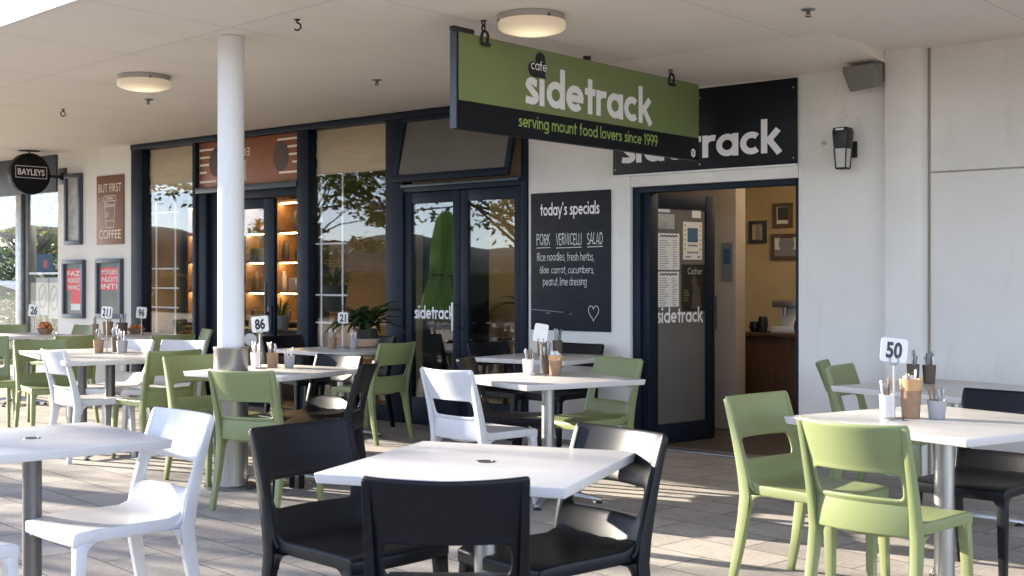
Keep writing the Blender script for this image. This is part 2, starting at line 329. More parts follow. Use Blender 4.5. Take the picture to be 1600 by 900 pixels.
def strokes_mb(s, xh, wt=.26, gap=.09, cx=None, x0=0, z0=0, y=0, dotless=False, sx=1, jitter=0, space=.5, only=None):
    """s written with baseline at z0; returns mesh, width"""
    mb = MB(); x = 0; layer = 0; todo = []
    wi = 0
    for ch in s:
        if ch == ' ': x += space; wi += 1; continue
        a, st = glyph(ch, wt)
        if dotless and ch == 'i': st = st[:1]
        jy = random.uniform(-jitter, jitter)
        for q in (st if only in (None, wi) else []): todo.append([((px + x), py + jy + (random.uniform(-jitter, jitter)*.4 if jitter else 0)) for px, py in q])
        x += a + gap
    W = (x - gap)*xh*sx
    off = x0 if cx is None else cx - W/2
    for li, q in enumerate(todo):
        yy = y - .00025*(li % 4)
        n = len(q); closed = n > 3 and math.hypot(q[0][0]-q[-1][0], q[0][1]-q[-1][1]) < 1e-5
        vs = []; fs = []
        for i, (px, py) in enumerate(q):
            a = q[i-1] if i else (q[-2] if closed else None); b = q[i+1] if i < n-1 else (q[1] if closed else None)
            def nrm(p0, p1):
                dx, dy = p1[0]-p0[0], p1[1]-p0[1]; l = math.hypot(dx, dy) or 1; return (-dy/l, dx/l)
            if a is None: nx, ny = nrm((px,py), b); k = 1
            elif b is None: nx, ny = nrm(a, (px,py)); k = 1
            else:
                n1 = nrm(a, (px,py)); n2 = nrm((px,py), b); nx, ny = n1[0]+n2[0], n1[1]+n2[1]; l = math.hypot(nx, ny) or 1; nx /= l; ny /= l
                k = min(1/max(.3, nx*n1[0]+ny*n1[1]), 2.2)
            h = wt/2*k
            for sg in (1, -1): vs.append((off + (px + sg*nx*h)*xh*sx, yy, z0 + (py + sg*ny*h)*xh))
        for i in range(n-1): fs.append((2*i, 2*i+1, 2*i+3, 2*i+2))
        mb.add(vs, fs)
    return mb, W
def rect_mb(x0, x1, z0, z1, y): return MB().add([(x0,y,z0),(x1,y,z0),(x1,y,z1),(x0,y,z1)], [(0,1,2,3)])
def disc_mb(cx, cz, rx, rz, y, n=32): return MB().add([(cx+rx*math.cos(2*math.pi*k/n), y, cz+rz*math.sin(2*math.pi*k/n)) for k in range(n)], [tuple(range(n))])
def lines_mb(segs, w, y):
    mb = MB()
    for i, (x0, z0, x1, z1) in enumerate(segs):
        dx, dz = x1-x0, z1-z0; l = math.hypot(dx, dz) or 1; nx, nz = -dz/l*w/2, dx/l*w/2; yy = y - .0002*(i % 3)
        mb.add([(x0-nx,yy,z0-nz),(x1-nx,yy,z1-nz),(x1+nx,yy,z1+nz),(x0+nx,yy,z0+nz)], [(0,1,2,3)])
    return mb

# ================================================================== SETTING
CEIL = 2.90
struct('ground', MB().add([(-1500,-1500,-.12),(1500,-1500,-.12),(1500,1500,-.12),(-1500,1500,-.12)], [(0,1,2,3)]), M_land, smooth=False)
struct('plaza', MB().add([(-90,-34,-.09),(60,-34,-.09),(60,-11.0,-.09),(-90,-11.0,-.09)], [(0,1,2,3)]), mat('bounce_concrete', (.54,.455,.36), .85, var=.2, vscale=.6), smooth=False)  # unseen paving made pale and warm to bounce light up under the canopy
struct('car_park', MB().add([(-90,-80,-.095),(60,-80,-.095),(60,-34,-.095),(-90,-34,-.095)], [(0,1,2,3)]), M_asphalt, smooth=False)
struct('pavement', box(-60, 25, -11, 0, -.1, 0), M_pave, smooth=False)
struct('side_path', box(-40, -14.5, 0, 3.2, -.1, -.004), M_pave, smooth=False)
hv = []; hf = []; nh = 160
for k in range(nh+1):
    a = R(172 + 130*k/nh); hh = 21 + 6*math.sin(k*.13+1) + 3*math.sin(k*.31) + 2.2*math.sin(k*.9) + random.uniform(-.7, .7)
    for j, (rr, q) in enumerate(((520, 0), (560, .55), (610, .9), (650, 1), (800, .5), (950, 0))): hv.append((rr*math.cos(a), rr*math.sin(a), -.5 + hh*q))
for k in range(nh):
    for j in range(5): hf.append((k*6+j, k*6+6+j, k*6+7+j, k*6+j+1))
struct('hills', MB().add(hv, hf), M_hill)

# ---- building shell: masonry walls
wl = thing('building_wall', 'white rendered cafe wall with pilaster and door opening beneath the canopy', 'wall', (0,0,0))
def wallpart(name, mb, m=M_plaster, bevel=.004): return obj(name, mb, m, wl, bevel)
wallpart('wall', box(-14.43, -12.785, 0, .25, 0, 6))                                   # left pier with display cases
wallpart('wall', box(-6.795, -5.74, 0, .22, 0, CEIL+.3))                                # chalkboard pier
wallpart('wall', box(-5.737, -4.264, .0, .22, 2.075, CEIL+.3))                          # over the opening
wallpart('wall', box(-4.261, -3.5, .0, .22, 0, CEIL+.3))
wallpart('pilaster', box(-3.573, -3.315, -.085, .3, 0, CEIL+.2), bevel=.008)
wallpart('wall', box(-3.29, 3, 0.012, .25, 0, 2.052)); wallpart('wall', box(-3.29, 3, 0.012, .25, 2.064, CEIL+.3))
wallpart('joint_backing', box(-3.32, 3, .03, .2, 0, CEIL), M_joint, 0)
wallpart('wall', box(-12.785, 3, 0.01, .24, CEIL+.305, 6)); wallpart('wall', box(2.76, 3, .26, 5, 0, 6)); wallpart('wall', box(-14.43, -14.2, .26, 5, 0, 6)); wallpart('wall', box(-14.43, 3, 5.01, 5.2, 0, 6))
ll = MB()
for _ in range(12):
    x = random.uniform(-4.2, -3.65); z = random.uniform(2.25, 2.78); s = random.uniform(.002, .005)
    ll.add([(x-s,-.002,z-s),(x+s,-.002,z-s*.7),(x+s*.8,-.002,z+s),(x-s,-.002,z+s*.8)], [(0,1,2,3)])
obj('paint_chips', ll, mat('chip', (.42, .37, .31), .9), wl)
ch = MB(); ch.lathe([(.014,-.0),(.014,.012),(.006,.014),(.006,.016)], n=16)
o = obj('blanked_pipe_end', ch, M_alu, wl); o.location = (-4.06, 0, 2.31); o.rotation_euler = (R(90),0,0)

# ---- canopy
cn = thing('canopy', 'flat white canopy roof with sheet joints over the outdoor seating', 'canopy', (0,0,CEIL))
def edge_y(x): return -4.40 - .087*(x + 7.4)
cb = MB(); XL, XR = -24, 3.2
cb.prism([(XL, edge_y(XL)), (XR, edge_y(XR)), (XR, 0.02), (XL, 0.02)], 'z', 0, .34); obj('soffit', cb, M_ceil, cn, .004)
fb = MB(); fb.prism([(XL, edge_y(XL)-.03), (XR, edge_y(XR)-.03), (XR, edge_y(XR)-.002), (XL, edge_y(XL)-.002)], 'z', -.015, .36); obj('fascia', fb, M_column, cn)
jm = MB()
def joint(x0, y0, x1, y1, w=.0019):
    dx, dy = x1-x0, y1-y0; l = math.hypot(dx, dy); nx, ny = -dy/l*w, dx/l*w; z = -.0015
    jm.add([(x0-nx,y0-ny,z),(x1-nx,y1-ny,z),(x1+nx,y1+ny,z),(x0+nx,y0+ny,z)], [(0,1,2,3)])
for dy in (1.03,):
    for i in range(12):
        a = XL + i*2.26; joint(a, edge_y(a)+dy, a+2.26, edge_y(a+2.26)+dy)
for k in range(17):
    x = -3.76 - 1.28*k
    joint(x, edge_y(x), x - .05, -.02)
for x in (-2.5, -1.2, .1, 1.4): joint(x, edge_y(x), x, -.02)
obj('sheet_joint', jm, M_joint, cn, smooth=False)
wg = MB(); wg.prism([(-.9,-.0005),(-.001,-.085),(-.001,-.0005)], 'x', -6.79, -3.575); obj('sloping_bulkhead', wg, M_ceil, cn)

# ---- column with steel sleeve
c0 = thing('column', 'round white canopy column with a steel sleeve at its foot', 'column', (-6.58, -3.27, 0))
obj('shaft', MB().lathe([(.084,.9),(.084,2.897)], n=48), M_column, c0)
obj('steel_sleeve', MB().lathe([(.106,.02),(.109,.02),(.109,.885),(.112,.89),(.112,.905),(.086,.906)], n=48), M_steel, c0)
obj('foot_plate', MB().lathe([(.17,.001),(.17,.018),(.165,.02)], n=40), M_dsteel, c0)

# ================================================================== SHOPFRONT
sf = thing('shopfront_frame', 'dark aluminium shopfront framing beneath the canopy edge', 'shopfront', (0,0,0))
def fr(name, *a, m=M_frame, bevel=.004, parent=sf): return obj(name, box(*a), m, parent, bevel)
fr('head_rail', -12.78, -6.80, -.03, .10, 2.835, 2.898)
for x0, x1 in ((-12.78,-12.56), (-11.585,-11.52), (-9.815,-9.64), (-8.53,-8.30), (-6.865,-6.80)): fr('post', x0, x1, -.02, .12, 0, 2.833)
for x0, x1 in ((-12.558,-11.587), (-9.638,-8.532)): fr('sill_rail', x0, x1, -.01, .10, 0, .14)
fr('transom_rail', -11.518, -9.817, -.03, .10, 2.275, 2.335, m=M_frame2)
fr('transom_rail', -8.298, -6.867, -.015, .10, 2.145, 2.205)
fr('trim', -8.298, -6.867, -.05, -.017, 2.19, 2.215, m=M_frame2, bevel=.002)
for n, x0, x1 in (('window_pane', -12.558, -11.587), ('window_pane', -9.638, -8.532)):
    p = thing('shop_window', {-12.558: 'tall shop window left of the brown panel, beside the white wall', -9.638: 'tall shop window between the column and the double doors'}[x0], 'window', (0, 0, 0))
    obj('pane', box(x0, x1, .045, .051, .142, 2.832), M_glass, p, smooth=False)
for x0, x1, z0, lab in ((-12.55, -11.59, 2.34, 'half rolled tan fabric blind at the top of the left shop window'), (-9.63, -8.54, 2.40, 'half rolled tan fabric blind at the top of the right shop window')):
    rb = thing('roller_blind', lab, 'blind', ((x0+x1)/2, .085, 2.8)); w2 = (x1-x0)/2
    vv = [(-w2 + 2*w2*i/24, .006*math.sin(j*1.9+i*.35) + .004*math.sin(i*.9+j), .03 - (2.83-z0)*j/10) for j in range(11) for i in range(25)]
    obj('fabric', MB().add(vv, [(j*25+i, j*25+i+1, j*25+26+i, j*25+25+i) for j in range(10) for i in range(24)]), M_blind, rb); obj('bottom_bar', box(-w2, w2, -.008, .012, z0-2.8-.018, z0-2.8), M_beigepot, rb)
# brown fascia board with bean motif
bfb = thing('fascia_board', 'brown shop board with dark ovals and cream stripes above the shop door', 'sign', (-10.667, .02, 2.585))
obj('board', box(-.849, .849, 0, .03, -.247, .247), M_brown, bfb, .003)
for cx_ in (-.535, .56): obj('oval_motif', disc_mb(cx_, .02, .125, .155, -.003), M_dkbrown, bfb, smooth=False)
for k, (a, b) in enumerate(((-.83,-.50), (-.83,-.63), (-.83,-.66), (-.83,-.70), (-.83,-.53))):
    z = .165 - k*.082 - (.02 if k == 4 else 0); obj('stripe_motif', rect_mb(a, b, z-.011, z+.011, -.003), M_cream, bfb, smooth=False)
for k, (a, b) in enumerate(((.50,.845), (.66,.845), (.68,.845), (.74,.845), (.53,.845))):
    z = .19 - k*.08 - (.02 if k == 4 else 0); obj('stripe_motif', rect_mb(a, b, z-.011, z+.011, -.003), M_cream, bfb, smooth=False)
for q, ch_ in ((.02, 'E'), (-.05, 'G')): obj('lettering', text_mb(ch_, height=.085, cx=q, cz=.10, y=-.003, mirror=True), M_cream, bfb, smooth=False)
t2 = text_mb('Inmit', height=.05, width=.22, cx=0, cz=0, y=-.003)
obj('lettering', MB().add([(-.035 - z_*1.0, y_, -.09 + x_) for x_, y_, z_ in t2.v], t2.f), M_cream, bfb, smooth=False)

def door_leaf(name, label, x0, x1, z1, y, rz=0, loc=None, stile=.09, bot=.25, top=.10, glassm=M_glass2, local=False):
    d = thing(name, label, 'door', loc or ((x0+x1)/2, y, 0), rz)
    w_ = x1-x0; a, b = (0, w_) if local else (-w_/2, w_/2)
    obj('stile', box(a, a+stile, 0, .045, .012, z1), M_frame, d, .003); obj('stile', box(b-stile, b, 0, .045, .012, z1), M_frame, d, .003)
    obj('bottom_rail', box(a+stile+.001, b-stile-.001, .002, .043, .012, bot), M_frame, d, .003); obj('top_rail', box(a+stile+.001, b-stile-.001, .002, .043, z1-top, z1), M_frame, d, .003)
    obj('pane', box(a+stile+.001, b-stile-.001, .018, .024, bot+.001, z1-top-.001), glassm, d, smooth=False)
    return d
# shop door behind the column, jamb, sidelight
fr('door_jamb', -11.518, -11.36, .0, .11, 0, 2.273); fr('door_jamb', -11.35, -11.12, .05, .16, 0, 2.273)
dl = door_leaf('shop_door', 'dark framed glass shop door half hidden by the white column', -11.10, -10.235, 2.18, .03, stile=.17)
obj('handle', MB().tube([(.36,-.05,.95),(.36,-.05,1.30)], .014), M_black, dl); obj('handle_mount', box(.345,.375,-.05,-.001,.97,1.0), M_black, dl); obj('lock_box', box(.335,.41,-.02,-.001,.78,1.06), M_black, dl, .004)
obj('sticker', disc_mb(.02, .70, .11, .065, -.004+.02), M_paper, dl, smooth=False)
fr('door_head', -11.118, -9.817, .01, .10, 2.19, 2.273)
# cafe double doors
d1 = door_leaf('double_door_leaf', 'left leaf of the dark glass double doors, white cafe name on the glass', -8.292, -7.590, 2.138, .0)
mbx, W = strokes_mb('sidetrack', .082, wt=.24, dotless=False, gap=.08); k_ = .50/W
mbx, W = strokes_mb('sidetrack', .082, wt=.24, gap=.08, sx=k_, cx=.015, z0=.975, y=.014); obj('lettering', mbx, M_white, d1, smooth=False)
obj('handle', MB().tube([(.30,-.045,.88),(.30,-.045,1.13)], .011), M_steel, d1)
for z in (.90, 1.11): obj('handle_mount', box(.293,.307,-.045,-.001,z-.008,z+.008), M_steel, d1)
d2 = door_leaf('double_door_leaf', 'right leaf of the dark glass double doors, plain glass beside the chalkboard pier', -7.582, -6.870, 2.138, .0, stile=.085)
# awning window over the doors, pushed open at its foot
aw = thing('awning_window', 'top hung awning window pushed open above the double doors', 'window', (-7.58, -.012, 2.83))
aw.rotation_euler = (R(-13), 0, 0)
for n_, a in (('sash_rail', (-.70,.70,-.03,.012,-.045,0)), ('sash_rail', (-.70,.70,-.03,.012,-.62,-.555)), ('sash_stile', (-.70,-.648,-.03,.012,-.554,-.046)), ('sash_stile', (.648,.70,-.03,.012,-.554,-.046))): obj(n_, box(*a), M_frame, aw, .003)
obj('pane', box(-.647,.647,-.012,-.006,-.554,-.046), M_greyglass, aw, smooth=False)
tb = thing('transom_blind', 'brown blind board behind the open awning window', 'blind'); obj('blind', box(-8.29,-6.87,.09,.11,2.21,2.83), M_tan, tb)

# cafe entrance
ef = thing('entrance_frame', 'dark frame around the open cafe entrance', 'door frame')
for a in ((-5.735,-5.665,.03,.16,0,2.07), (-5.66,-5.61,.06,.13,0,2.03), (-4.30,-4.267,.03,.13,0,2.07)): obj('jamb', box(*a), M_frame, ef, .003)
obj('head', box(-5.664,-4.302,.03,.13,2.028,2.07), M_frame, ef, .003); obj('threshold', box(-5.664,-4.302,-.03,.15,.0,.014), M_alu, ef, .003)
ed = door_leaf('entrance_door', 'open dark glass entrance door covered with menus and notices', 0, .80, 2.03, 0, rz=81, loc=(-5.59,.05,0), local=True, stile=.105, bot=.17, top=.12, glassm=mat('door_grey_film', (.145, .145, .14), .25, var=.1, vscale=2))
k_ = 1; mbx, W = strokes_mb('sidetrack', .075, wt=.24, gap=.08); k_ = .50/W
mbx, W = strokes_mb('sidetrack', .085, wt=.24, gap=.08, sx=k_*.085/.075*.88, cx=.385, z0=.985, y=.0135); obj('lettering', mbx, M_white, ed, smooth=False)
def sheet(name, label, x0, x1, z0, z1, m=M_paper, deco=None, parent=ed, y=.0150):
    """notice stuck on the entrance door glass: its own thing"""
    h = thing(name, label, 'notice', parent.location + Matrix.Rotation(R(81), 3, 'Z') @ Vector(((x0+x1)/2, y, (z0+z1)/2)), 81)
    w2, h2 = (x1-x0)/2, (z1-z0)/2
    obj('paper', box(-w2, w2, 0, .001, -h2, h2), m, h, smooth=False)
    if deco: deco(h, w2, h2)
    return h
def menu(hd):
    def f(h, w2, h2):
        obj('heading', lines_mb([(-w2*.8 + w2*1.6*k/15, h2*(.80 + .05*((k*7) % 3)), -w2*.8 + w2*1.6*(k+1)/15, h2*(.80 + .05*(((k+1)*7) % 3))) for k in range(15)], .011, -.0006), M_black, h, smooth=False)
        sg = []
        for k in range(13):
            z = h2*.6 - k*h2*.125; sg.append((-w2*.85, z, -w2*.85 + w2*random.uniform(.5, 1.0), z)); sg.append((w2*.35, z, w2*.35 + w2*random.uniform(.2, .5), z))
        obj('print', lines_mb(sg, .0055, -.0006), M_print, h, smooth=False)
    return f
def blue_poster(h, w2, h2):
    obj('picture', rect_mb(-w2*.55, w2*.55, -h2*.08, h2*.68, -.0006), M_blueprint, h, smooth=False)
    obj('print', lines_mb([(-w2*.5,-h2*.25,w2*.5,-h2*.25), (-w2*.6,-h2*.62,w2*.6,-h2*.62), (-w2*.8,-h2*.86,-w2*.2,-h2*.86), (w2*.5,-h2*.86,w2*.85,-h2*.86)], .014, -.0006), M_print, h, smooth=False)
    bl = MB()
    for s in (-1, 1):
        for k in range(6): q = rect_mb(s*w2*.8-.011, s*w2*.8+.011, h2*(.75-k*.25), h2*(.75-k*.25)+.018, -.0006); bl.add(q.v, q.f)
    obj('border_motif', bl, M_flower, h, smooth=False)
def dark_poster(h, w2, h2):
    obj('heading', text_mb('Cather', width=w2*1.3, height=.055, bold=.01, cx=.02, cz=h2*.72, y=-.0006), M_pgrey, h, smooth=False)
    fg = MB(); q = disc_mb(.01, h2*.25, .035, .05, -.0006); fg.add(q.v, q.f); fg.add([(-.03,-.0007,-h2*.9),(.10,-.0007,-h2*.9),(.075,-.0007,h2*.05),(-.01,-.0007,h2*.1)], [(0,1,2,3)])
    obj('figure_print', fg, M_bark, h, smooth=False)
    obj('print', lines_mb([(-w2*.85, z, -w2*.85+random.uniform(.03,.08), z) for z in (-.02,-.04,-.06,-.08,-.1)], .006, -.0006), M_cgreen, h, smooth=False)
sheet('menu_sheet', 'white menu sheet on the entrance door, directly above the white cafe name', .115, .37, 1.115, 1.40, deco=menu('Beverages'))
sheet('menu_sheet', 'upper white menu sheet with bold heading on the entrance door', .115, .375, 1.415, 1.71, deco=menu('Breakfast'))
sheet('blank_notice', 'blank cream notice on the entrance door, above the menus', .115, .315, 1.745, 1.865, M_papold)
sheet('event_poster', 'white poster with blue picture on the entrance door', .42, .655, 1.50, 1.81, deco=blue_poster)
sheet('concert_poster', 'dark poster of a standing figure on the entrance door', .405, .69, 1.075, 1.46, mat('poster_black', (.012,.014,.013), .5), dark_poster)
sheet('small_notice', 'small pale notice at the top left of the entrance door', .115, .26, 1.88, 1.905, M_paper); sheet('small_notice', 'small white card at the top of the entrance door, above the poster', .53, .64, 1.845, 1.908, M_paper)
obj('handle', MB().tube([(.745,-.05,.92),(.745,-.05,1.2)], .012), M_black, ed)

# ================================================================== INTERIORS
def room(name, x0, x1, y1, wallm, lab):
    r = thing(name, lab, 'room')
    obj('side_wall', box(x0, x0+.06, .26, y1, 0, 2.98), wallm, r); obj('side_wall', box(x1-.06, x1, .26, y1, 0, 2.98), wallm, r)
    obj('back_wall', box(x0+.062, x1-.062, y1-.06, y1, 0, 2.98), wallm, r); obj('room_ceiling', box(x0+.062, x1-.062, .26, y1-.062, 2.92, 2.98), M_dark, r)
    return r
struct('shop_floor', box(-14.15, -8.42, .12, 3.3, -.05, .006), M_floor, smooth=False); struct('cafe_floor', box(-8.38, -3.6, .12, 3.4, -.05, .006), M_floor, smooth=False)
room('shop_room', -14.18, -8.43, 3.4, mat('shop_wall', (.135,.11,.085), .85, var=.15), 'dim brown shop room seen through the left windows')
rc = room('cafe_room', -8.40, -3.6, 3.5, M_tan, 'warm tan cafe room seen through the open entrance')
obj('partition', box(-6.6, -5.62, 1.45, 1.62, .01, 2.9), mat('grey_partition', (.44,.375,.31), .85, var=.08), rc, .004)
pp = thing('wall_poster', 'small blue and white poster on the grey partition inside the entrance', 'poster', (-5.705, 1.447, 1.49)); obj('paper', box(-.055,.055,-.002,0,-.17,.17), M_print, pp); obj('picture', rect_mb(-.035,.035,-.02,.12,-.003), M_blueprint, pp, smooth=False)
def picture(x, z, w_, h_, lab, m):
    p = thing('picture_frame', lab, 'picture', (x, 3.44, z), 0, 'framed pictures on the tan cafe wall')
    t = .035
    for a in ((-w_/2,w_/2,-.03,-.002,h_/2-t,h_/2), (-w_/2,w_/2,-.03,-.002,-h_/2,-h_/2+t), (-w_/2,-w_/2+t,-.03,-.002,-h_/2+t,h_/2-t), (w_/2-t,w_/2,-.03,-.002,-h_/2+t,h_/2-t)): obj('moulding', box(*a), M_wood if m else M_black, p)
    obj('mount', box(-w_/2+t,w_/2-t,-.012,-.002,-h_/2+t,h_/2-t), M_paper if m else M_beigepot, p)
    q = MB()
    if m == 2: q.add(*(lambda d: (d.v, d.f))(disc_mb(0, .03, .09, .1, -.0135))); q.add(*(lambda d: (d.v, d.f))(rect_mb(-.17, .17, -.10, -.03, -.0137)))
    elif m == 1: q.add(*(lambda d: (d.v, d.f))(rect_mb(-w_*.28, w_*.28, -.05, h_*.33, -.0135)))
    else: q.add(*(lambda d: (d.v, d.f))(disc_mb(0, -.02, .03, .09, -.0135)))
    obj('image', q, M_print if m != 1 else M_dark, p, smooth=False)
picture(-6.506, 1.835, .20, .235, 'smallest dark framed picture, left one on the tan cafe wall', 0)
picture(-6.213, 2.0, .215, .25, 'upper brown framed picture on the tan cafe wall', 1)
picture(-6.17, 1.675, .35, .265, 'wide dark framed landscape picture, lowest on the tan cafe wall', 2)
ct = thing('cafe_counter', 'dark wooden counter inside the cafe entrance', 'counter', (-5.50, 2.2, 0))
obj('front_panel', box(-.55,1.3,0,.5,.01,.80), M_wood, ct, .004); obj('worktop', box(-.58,1.32,-.04,.53,.80,.835), M_wood, ct, .006)
em = thing('espresso_machine', 'small white coffee machine on the cafe counter', 'coffee machine', (-5.62, 2.42, .835))
obj('body', box(-.13,.13,-.1,.15,.0,.06), M_pwhite, em, .01); obj('column_block', box(-.10,.10,.03,.15,.061,.24), M_pwhite, em, .01); obj('brew_head', box(-.12,.12,-.1,.15,.241,.30), M_alu, em, .01); obj('spout', MB().tube([(0,-.05,.24),(0,-.06,.16)], .02), M_alu, em)
for k, (x, y, r_, h_, m, lab) in enumerate(((-5.93,2.35,.06,.10,M_black,'dark bowl at the left end of the cafe counter'), (-5.82,2.30,.05,.15,M_black,'dark jug on the cafe counter, left of the coffee machine'), (-5.45,2.3,.045,.12,M_black,'dark canister on the cafe counter, right of the coffee machine'), (-5.37,2.35,.05,.09,M_flower,'yellow tub on the cafe counter'))):
    v_ = thing('counter_vessel', lab, 'vessel', (x, y, .835)); obj('body', MB().lathe([(r_*.7,0),(r_,h_*.5),(r_*.8,h_),(r_*.7,h_),(r_*.6,h_*.9)], n=20), m, v_)
# unseen fill lamps, added to brighten the rooms inside
def inside_fill_lamp(x, y, z, lab, r_=.16, bm=None):
    l_ = thing('fill_pendant', lab, 'lamp', (x, y, z)); obj('shade', MB().lathe([(.03,.14),(r_*.8,.10),(r_,.0),(r_*.97,.0),(r_*.76,.095)], n=28, caps=False), M_black, l_)
    obj('fill_bulb', MB().lathe([(.01,-.05),(.05,-.03),(.06,.01),(.03,.06),(.01,.07)], n=18), bm or M_fillbulb, l_); obj('cord', MB().tube([(0,0,.14),(0,0,2.92-z)], .006, 6), M_black, l_)
inside_fill_lamp(-11.9, 1.3, 2.5, 'added black fill pendant inside the left shop window', bm=M_fillbulb2); inside_fill_lamp(-9.1, 1.4, 2.5, 'added black fill pendant inside the right shop window', bm=M_fillbulb2)
inside_fill_lamp(-5.0, 2.4, 2.45, 'added black fill pendant over the cafe counter'); inside_fill_lamp(-7.1, 2.0, 2.35, 'added black fill pendant over the inside table', bm=M_fillbulb2); inside_fill_lamp(-4.55, 1.2, 2.6, 'added black fill pendant just inside the entrance')
# cafe dining table with plant inside the doors
tc_ = thing('added_dark_block', 'tall block added to darken the view through the left door leaf', 'view_blocker', (-8.2, .62, 0))  # invented dark block, makes the glass of the left leaf read dark
obj('block_body', box(-.13,.10,-.34,.34,.01,2.35), M_dark, tc_, .004); obj('block_front', box(.101,.118,-.335,-.003,.08,2.33), M_frame, tc_, .003); obj('block_front', box(.101,.118,.003,.335,.08,2.33), M_frame, tc_, .003)
it = thing('dining_table', 'dark dining table inside the double doors', 'table', (-7.55, 1.5, 0)); obj('tabletop', box(-.6,.6,-.35,.35,.72,.75), M_wood, it, .004)
for sx_ in (-1,1):
    for sy_ in (-1,1): obj('leg', box(sx_*.55-.02,sx_*.55+.02,sy_*.3-.02,sy_*.3+.02,.006,.719), M_wood, it)
for k, (x, y, lab) in enumerate(((-7.45,1.4,'glass carafe'), (-7.32,1.5,'clear tumbler'), (-7.22,1.38,'short water glass'))):
    g_ = thing('glassware', lab + ' on the dining table inside the double doors', 'glass', (x, y, .75)); h_ = (.22, .12, .09)[k]; obj('bowl', MB().lathe([(.035,0),(.045,h_*.3),(.03,h_*.8),(.036,h_)], n=20, caps=False), M_frost, g_)
# lit shelving in the shop
sh = thing('shelf_unit', 'wooden shelf unit with warm light strips inside the shop', 'shelves', (-14.0, 1.62, 0))
SX = 2.45
for z in (.42, .80, 1.166, 1.545, 1.91, 2.28): obj('shelf', box(0, SX, -.02, .32, z, z+.025), M_shelfw, sh)
for k in range(5): obj('upright', box(k*.61-.015, k*.61+.015, .0, .32, .01, 2.6), M_shelfw, sh)
for z in (1.166, 1.545, 1.91, 2.28): obj('light_strip', box(.02, SX-.02, .06, .085, z-.012, z-.002), M_led, sh)
sdp = ['dark jar', 'squat tin', 'tall black bottle', 'brown box']
for z in (.825, 1.191, 1.57, 1.935):
    x = .1
    while x < SX-.1:
        k = random.randrange(4); m_ = random.choice([M_black, M_dark, M_pdark, M_dark, M_pgrey, M_terra]); j = thing('shelf_item', sdp[k] + ' on the warmly lit shelves inside the shop', 'jar', (-14.0+x, 1.74, z), 0, sdp[k] + 's on the lit shop shelves')
        if k == 3: obj('body', box(-.06,.06,-.05,.05,0,.16), m_, j, .004)
        else:
            r_, h_ = ((.05,.16), (.065,.10), (.035,.25))[k]; obj('body', MB().lathe([(r_,0),(r_,h_*.75),(r_*.6,h_*.85),(r_*.6,h_)], n=16), m_, j)
        x += random.uniform(.13, .30)
sc_ = thing('shop_counter', 'dark low counter in front of the lit shop shelves', 'counter', (-12.0, 1.0, 0)); obj('front_panel', box(-1.2,1.2,0,.4,.01,.72), M_wood, sc_); obj('worktop', box(-1.25,1.25,-.03,.43,.72,.755), M_dark, sc_, .004)
# white wire grids standing behind the glass
def grid(x0, y, xs, zs, z1, lab):
    g = thing('display_grid', lab, 'display rack', (x0, y, 0))
    for x in xs: obj('bar', MB().tube([(x,0,.142),(x,0,z1)], .010, 6), M_white, g)
    for z in zs: obj('rail', MB().tube([(min(xs)-.08,0,z),(max(xs)+.06,0,z)], .010, 6), M_white, g)
grid(-12.407, .075, (0,.37), (.6,1.016,1.237,1.458,2.1), 2.25, 'white wire display rack behind the left shop window')
grid(-9.546, .075, (0,.314), (.60,.904,1.18,1.693), 2.36, 'white wire display rack behind the right shop window')

# ================================================================== SIGNS AND WALL FITTINGS
hs = thing('hanging_sign', 'long green and black hanging cafe sign slung from the canopy on chains', 'sign', (-5.0, -1.50, 2.516), 90)
HL = 1.335
obj('board', box(-HL, HL, .0, .05, -.286, .286), M_signblack, hs, .004)
obj('green_panel', box(-HL+.012, HL-.002, -.003, -.0005, -.118, .284), M_signgreen, hs, smooth=False); obj('black_band', box(-HL+.012, HL-.002, -.003, -.0005, -.280, -.119), M_signblack, hs, smooth=False)
obj('edge_strip', box(-HL-.008, -HL-.001, .0, .05, -.286, .286), M_frame2, hs)
mbx, W = strokes_mb('sidetrack', .19, wt=.27, gap=.055, dotless=True); k_ = 1.42/W
mbx, W = strokes_mb('sidetrack', .172, wt=.27, gap=.055, dotless=True, sx=k_*.19/.172, cx=-.0, z0=-.075, y=-.0045); obj('lettering', mbx, M_white, hs, smooth=False)
mbx, W = strokes_mb('serving mount food lovers since 1999', .066, wt=.20, gap=.10); k_ = 1.55/W
for k in range(6): obj('lettering', strokes_mb('serving mount food lovers since 1999', .054, wt=.20, gap=.10, sx=k_*.066/.054, cx=-.0, z0=-.225, y=-.0045, only=k)[0], M_lime, hs, smooth=False)
# tilted heart: point at lower right
hp = []
for k in range(60):
    t = 2*math.pi*k/60; hx = 16*math.sin(t)**3/17; hz_ = (13*math.cos(t)-5*math.cos(2*t)-2*math.cos(3*t)-math.cos(4*t))/17
    a = R(45); hp.append((-.578 + .108*(hx*math.cos(a)-hz_*math.sin(a)), -.0042, .168 + .102*(hx*math.sin(a)+hz_*math.cos(a))))
obj('heart', MB().add(hp, [tuple(range(60))]), M_black, hs, smooth=False)
mbx, W = strokes_mb('cafe', .042, wt=.17, gap=.08, cx=-.575, z0=.148, y=-.0056); obj('lettering', mbx, M_white, hs, smooth=False)
hx_ = [(1.255+.033*math.cos(R(60*k+30)), -.0042, -.235+.036*math.sin(R(60*k+30))) for k in range(6)]
obj('hexagon_mark', MB().add(hx_, [tuple(range(6))]), M_white, hs, smooth=False)
obj('mark', lines_mb([(1.24,-.225,1.262,-.225), (1.24,-.238,1.272,-.238), (1.245,-.25,1.262,-.25)], .006, -.005), M_black, hs, smooth=False)
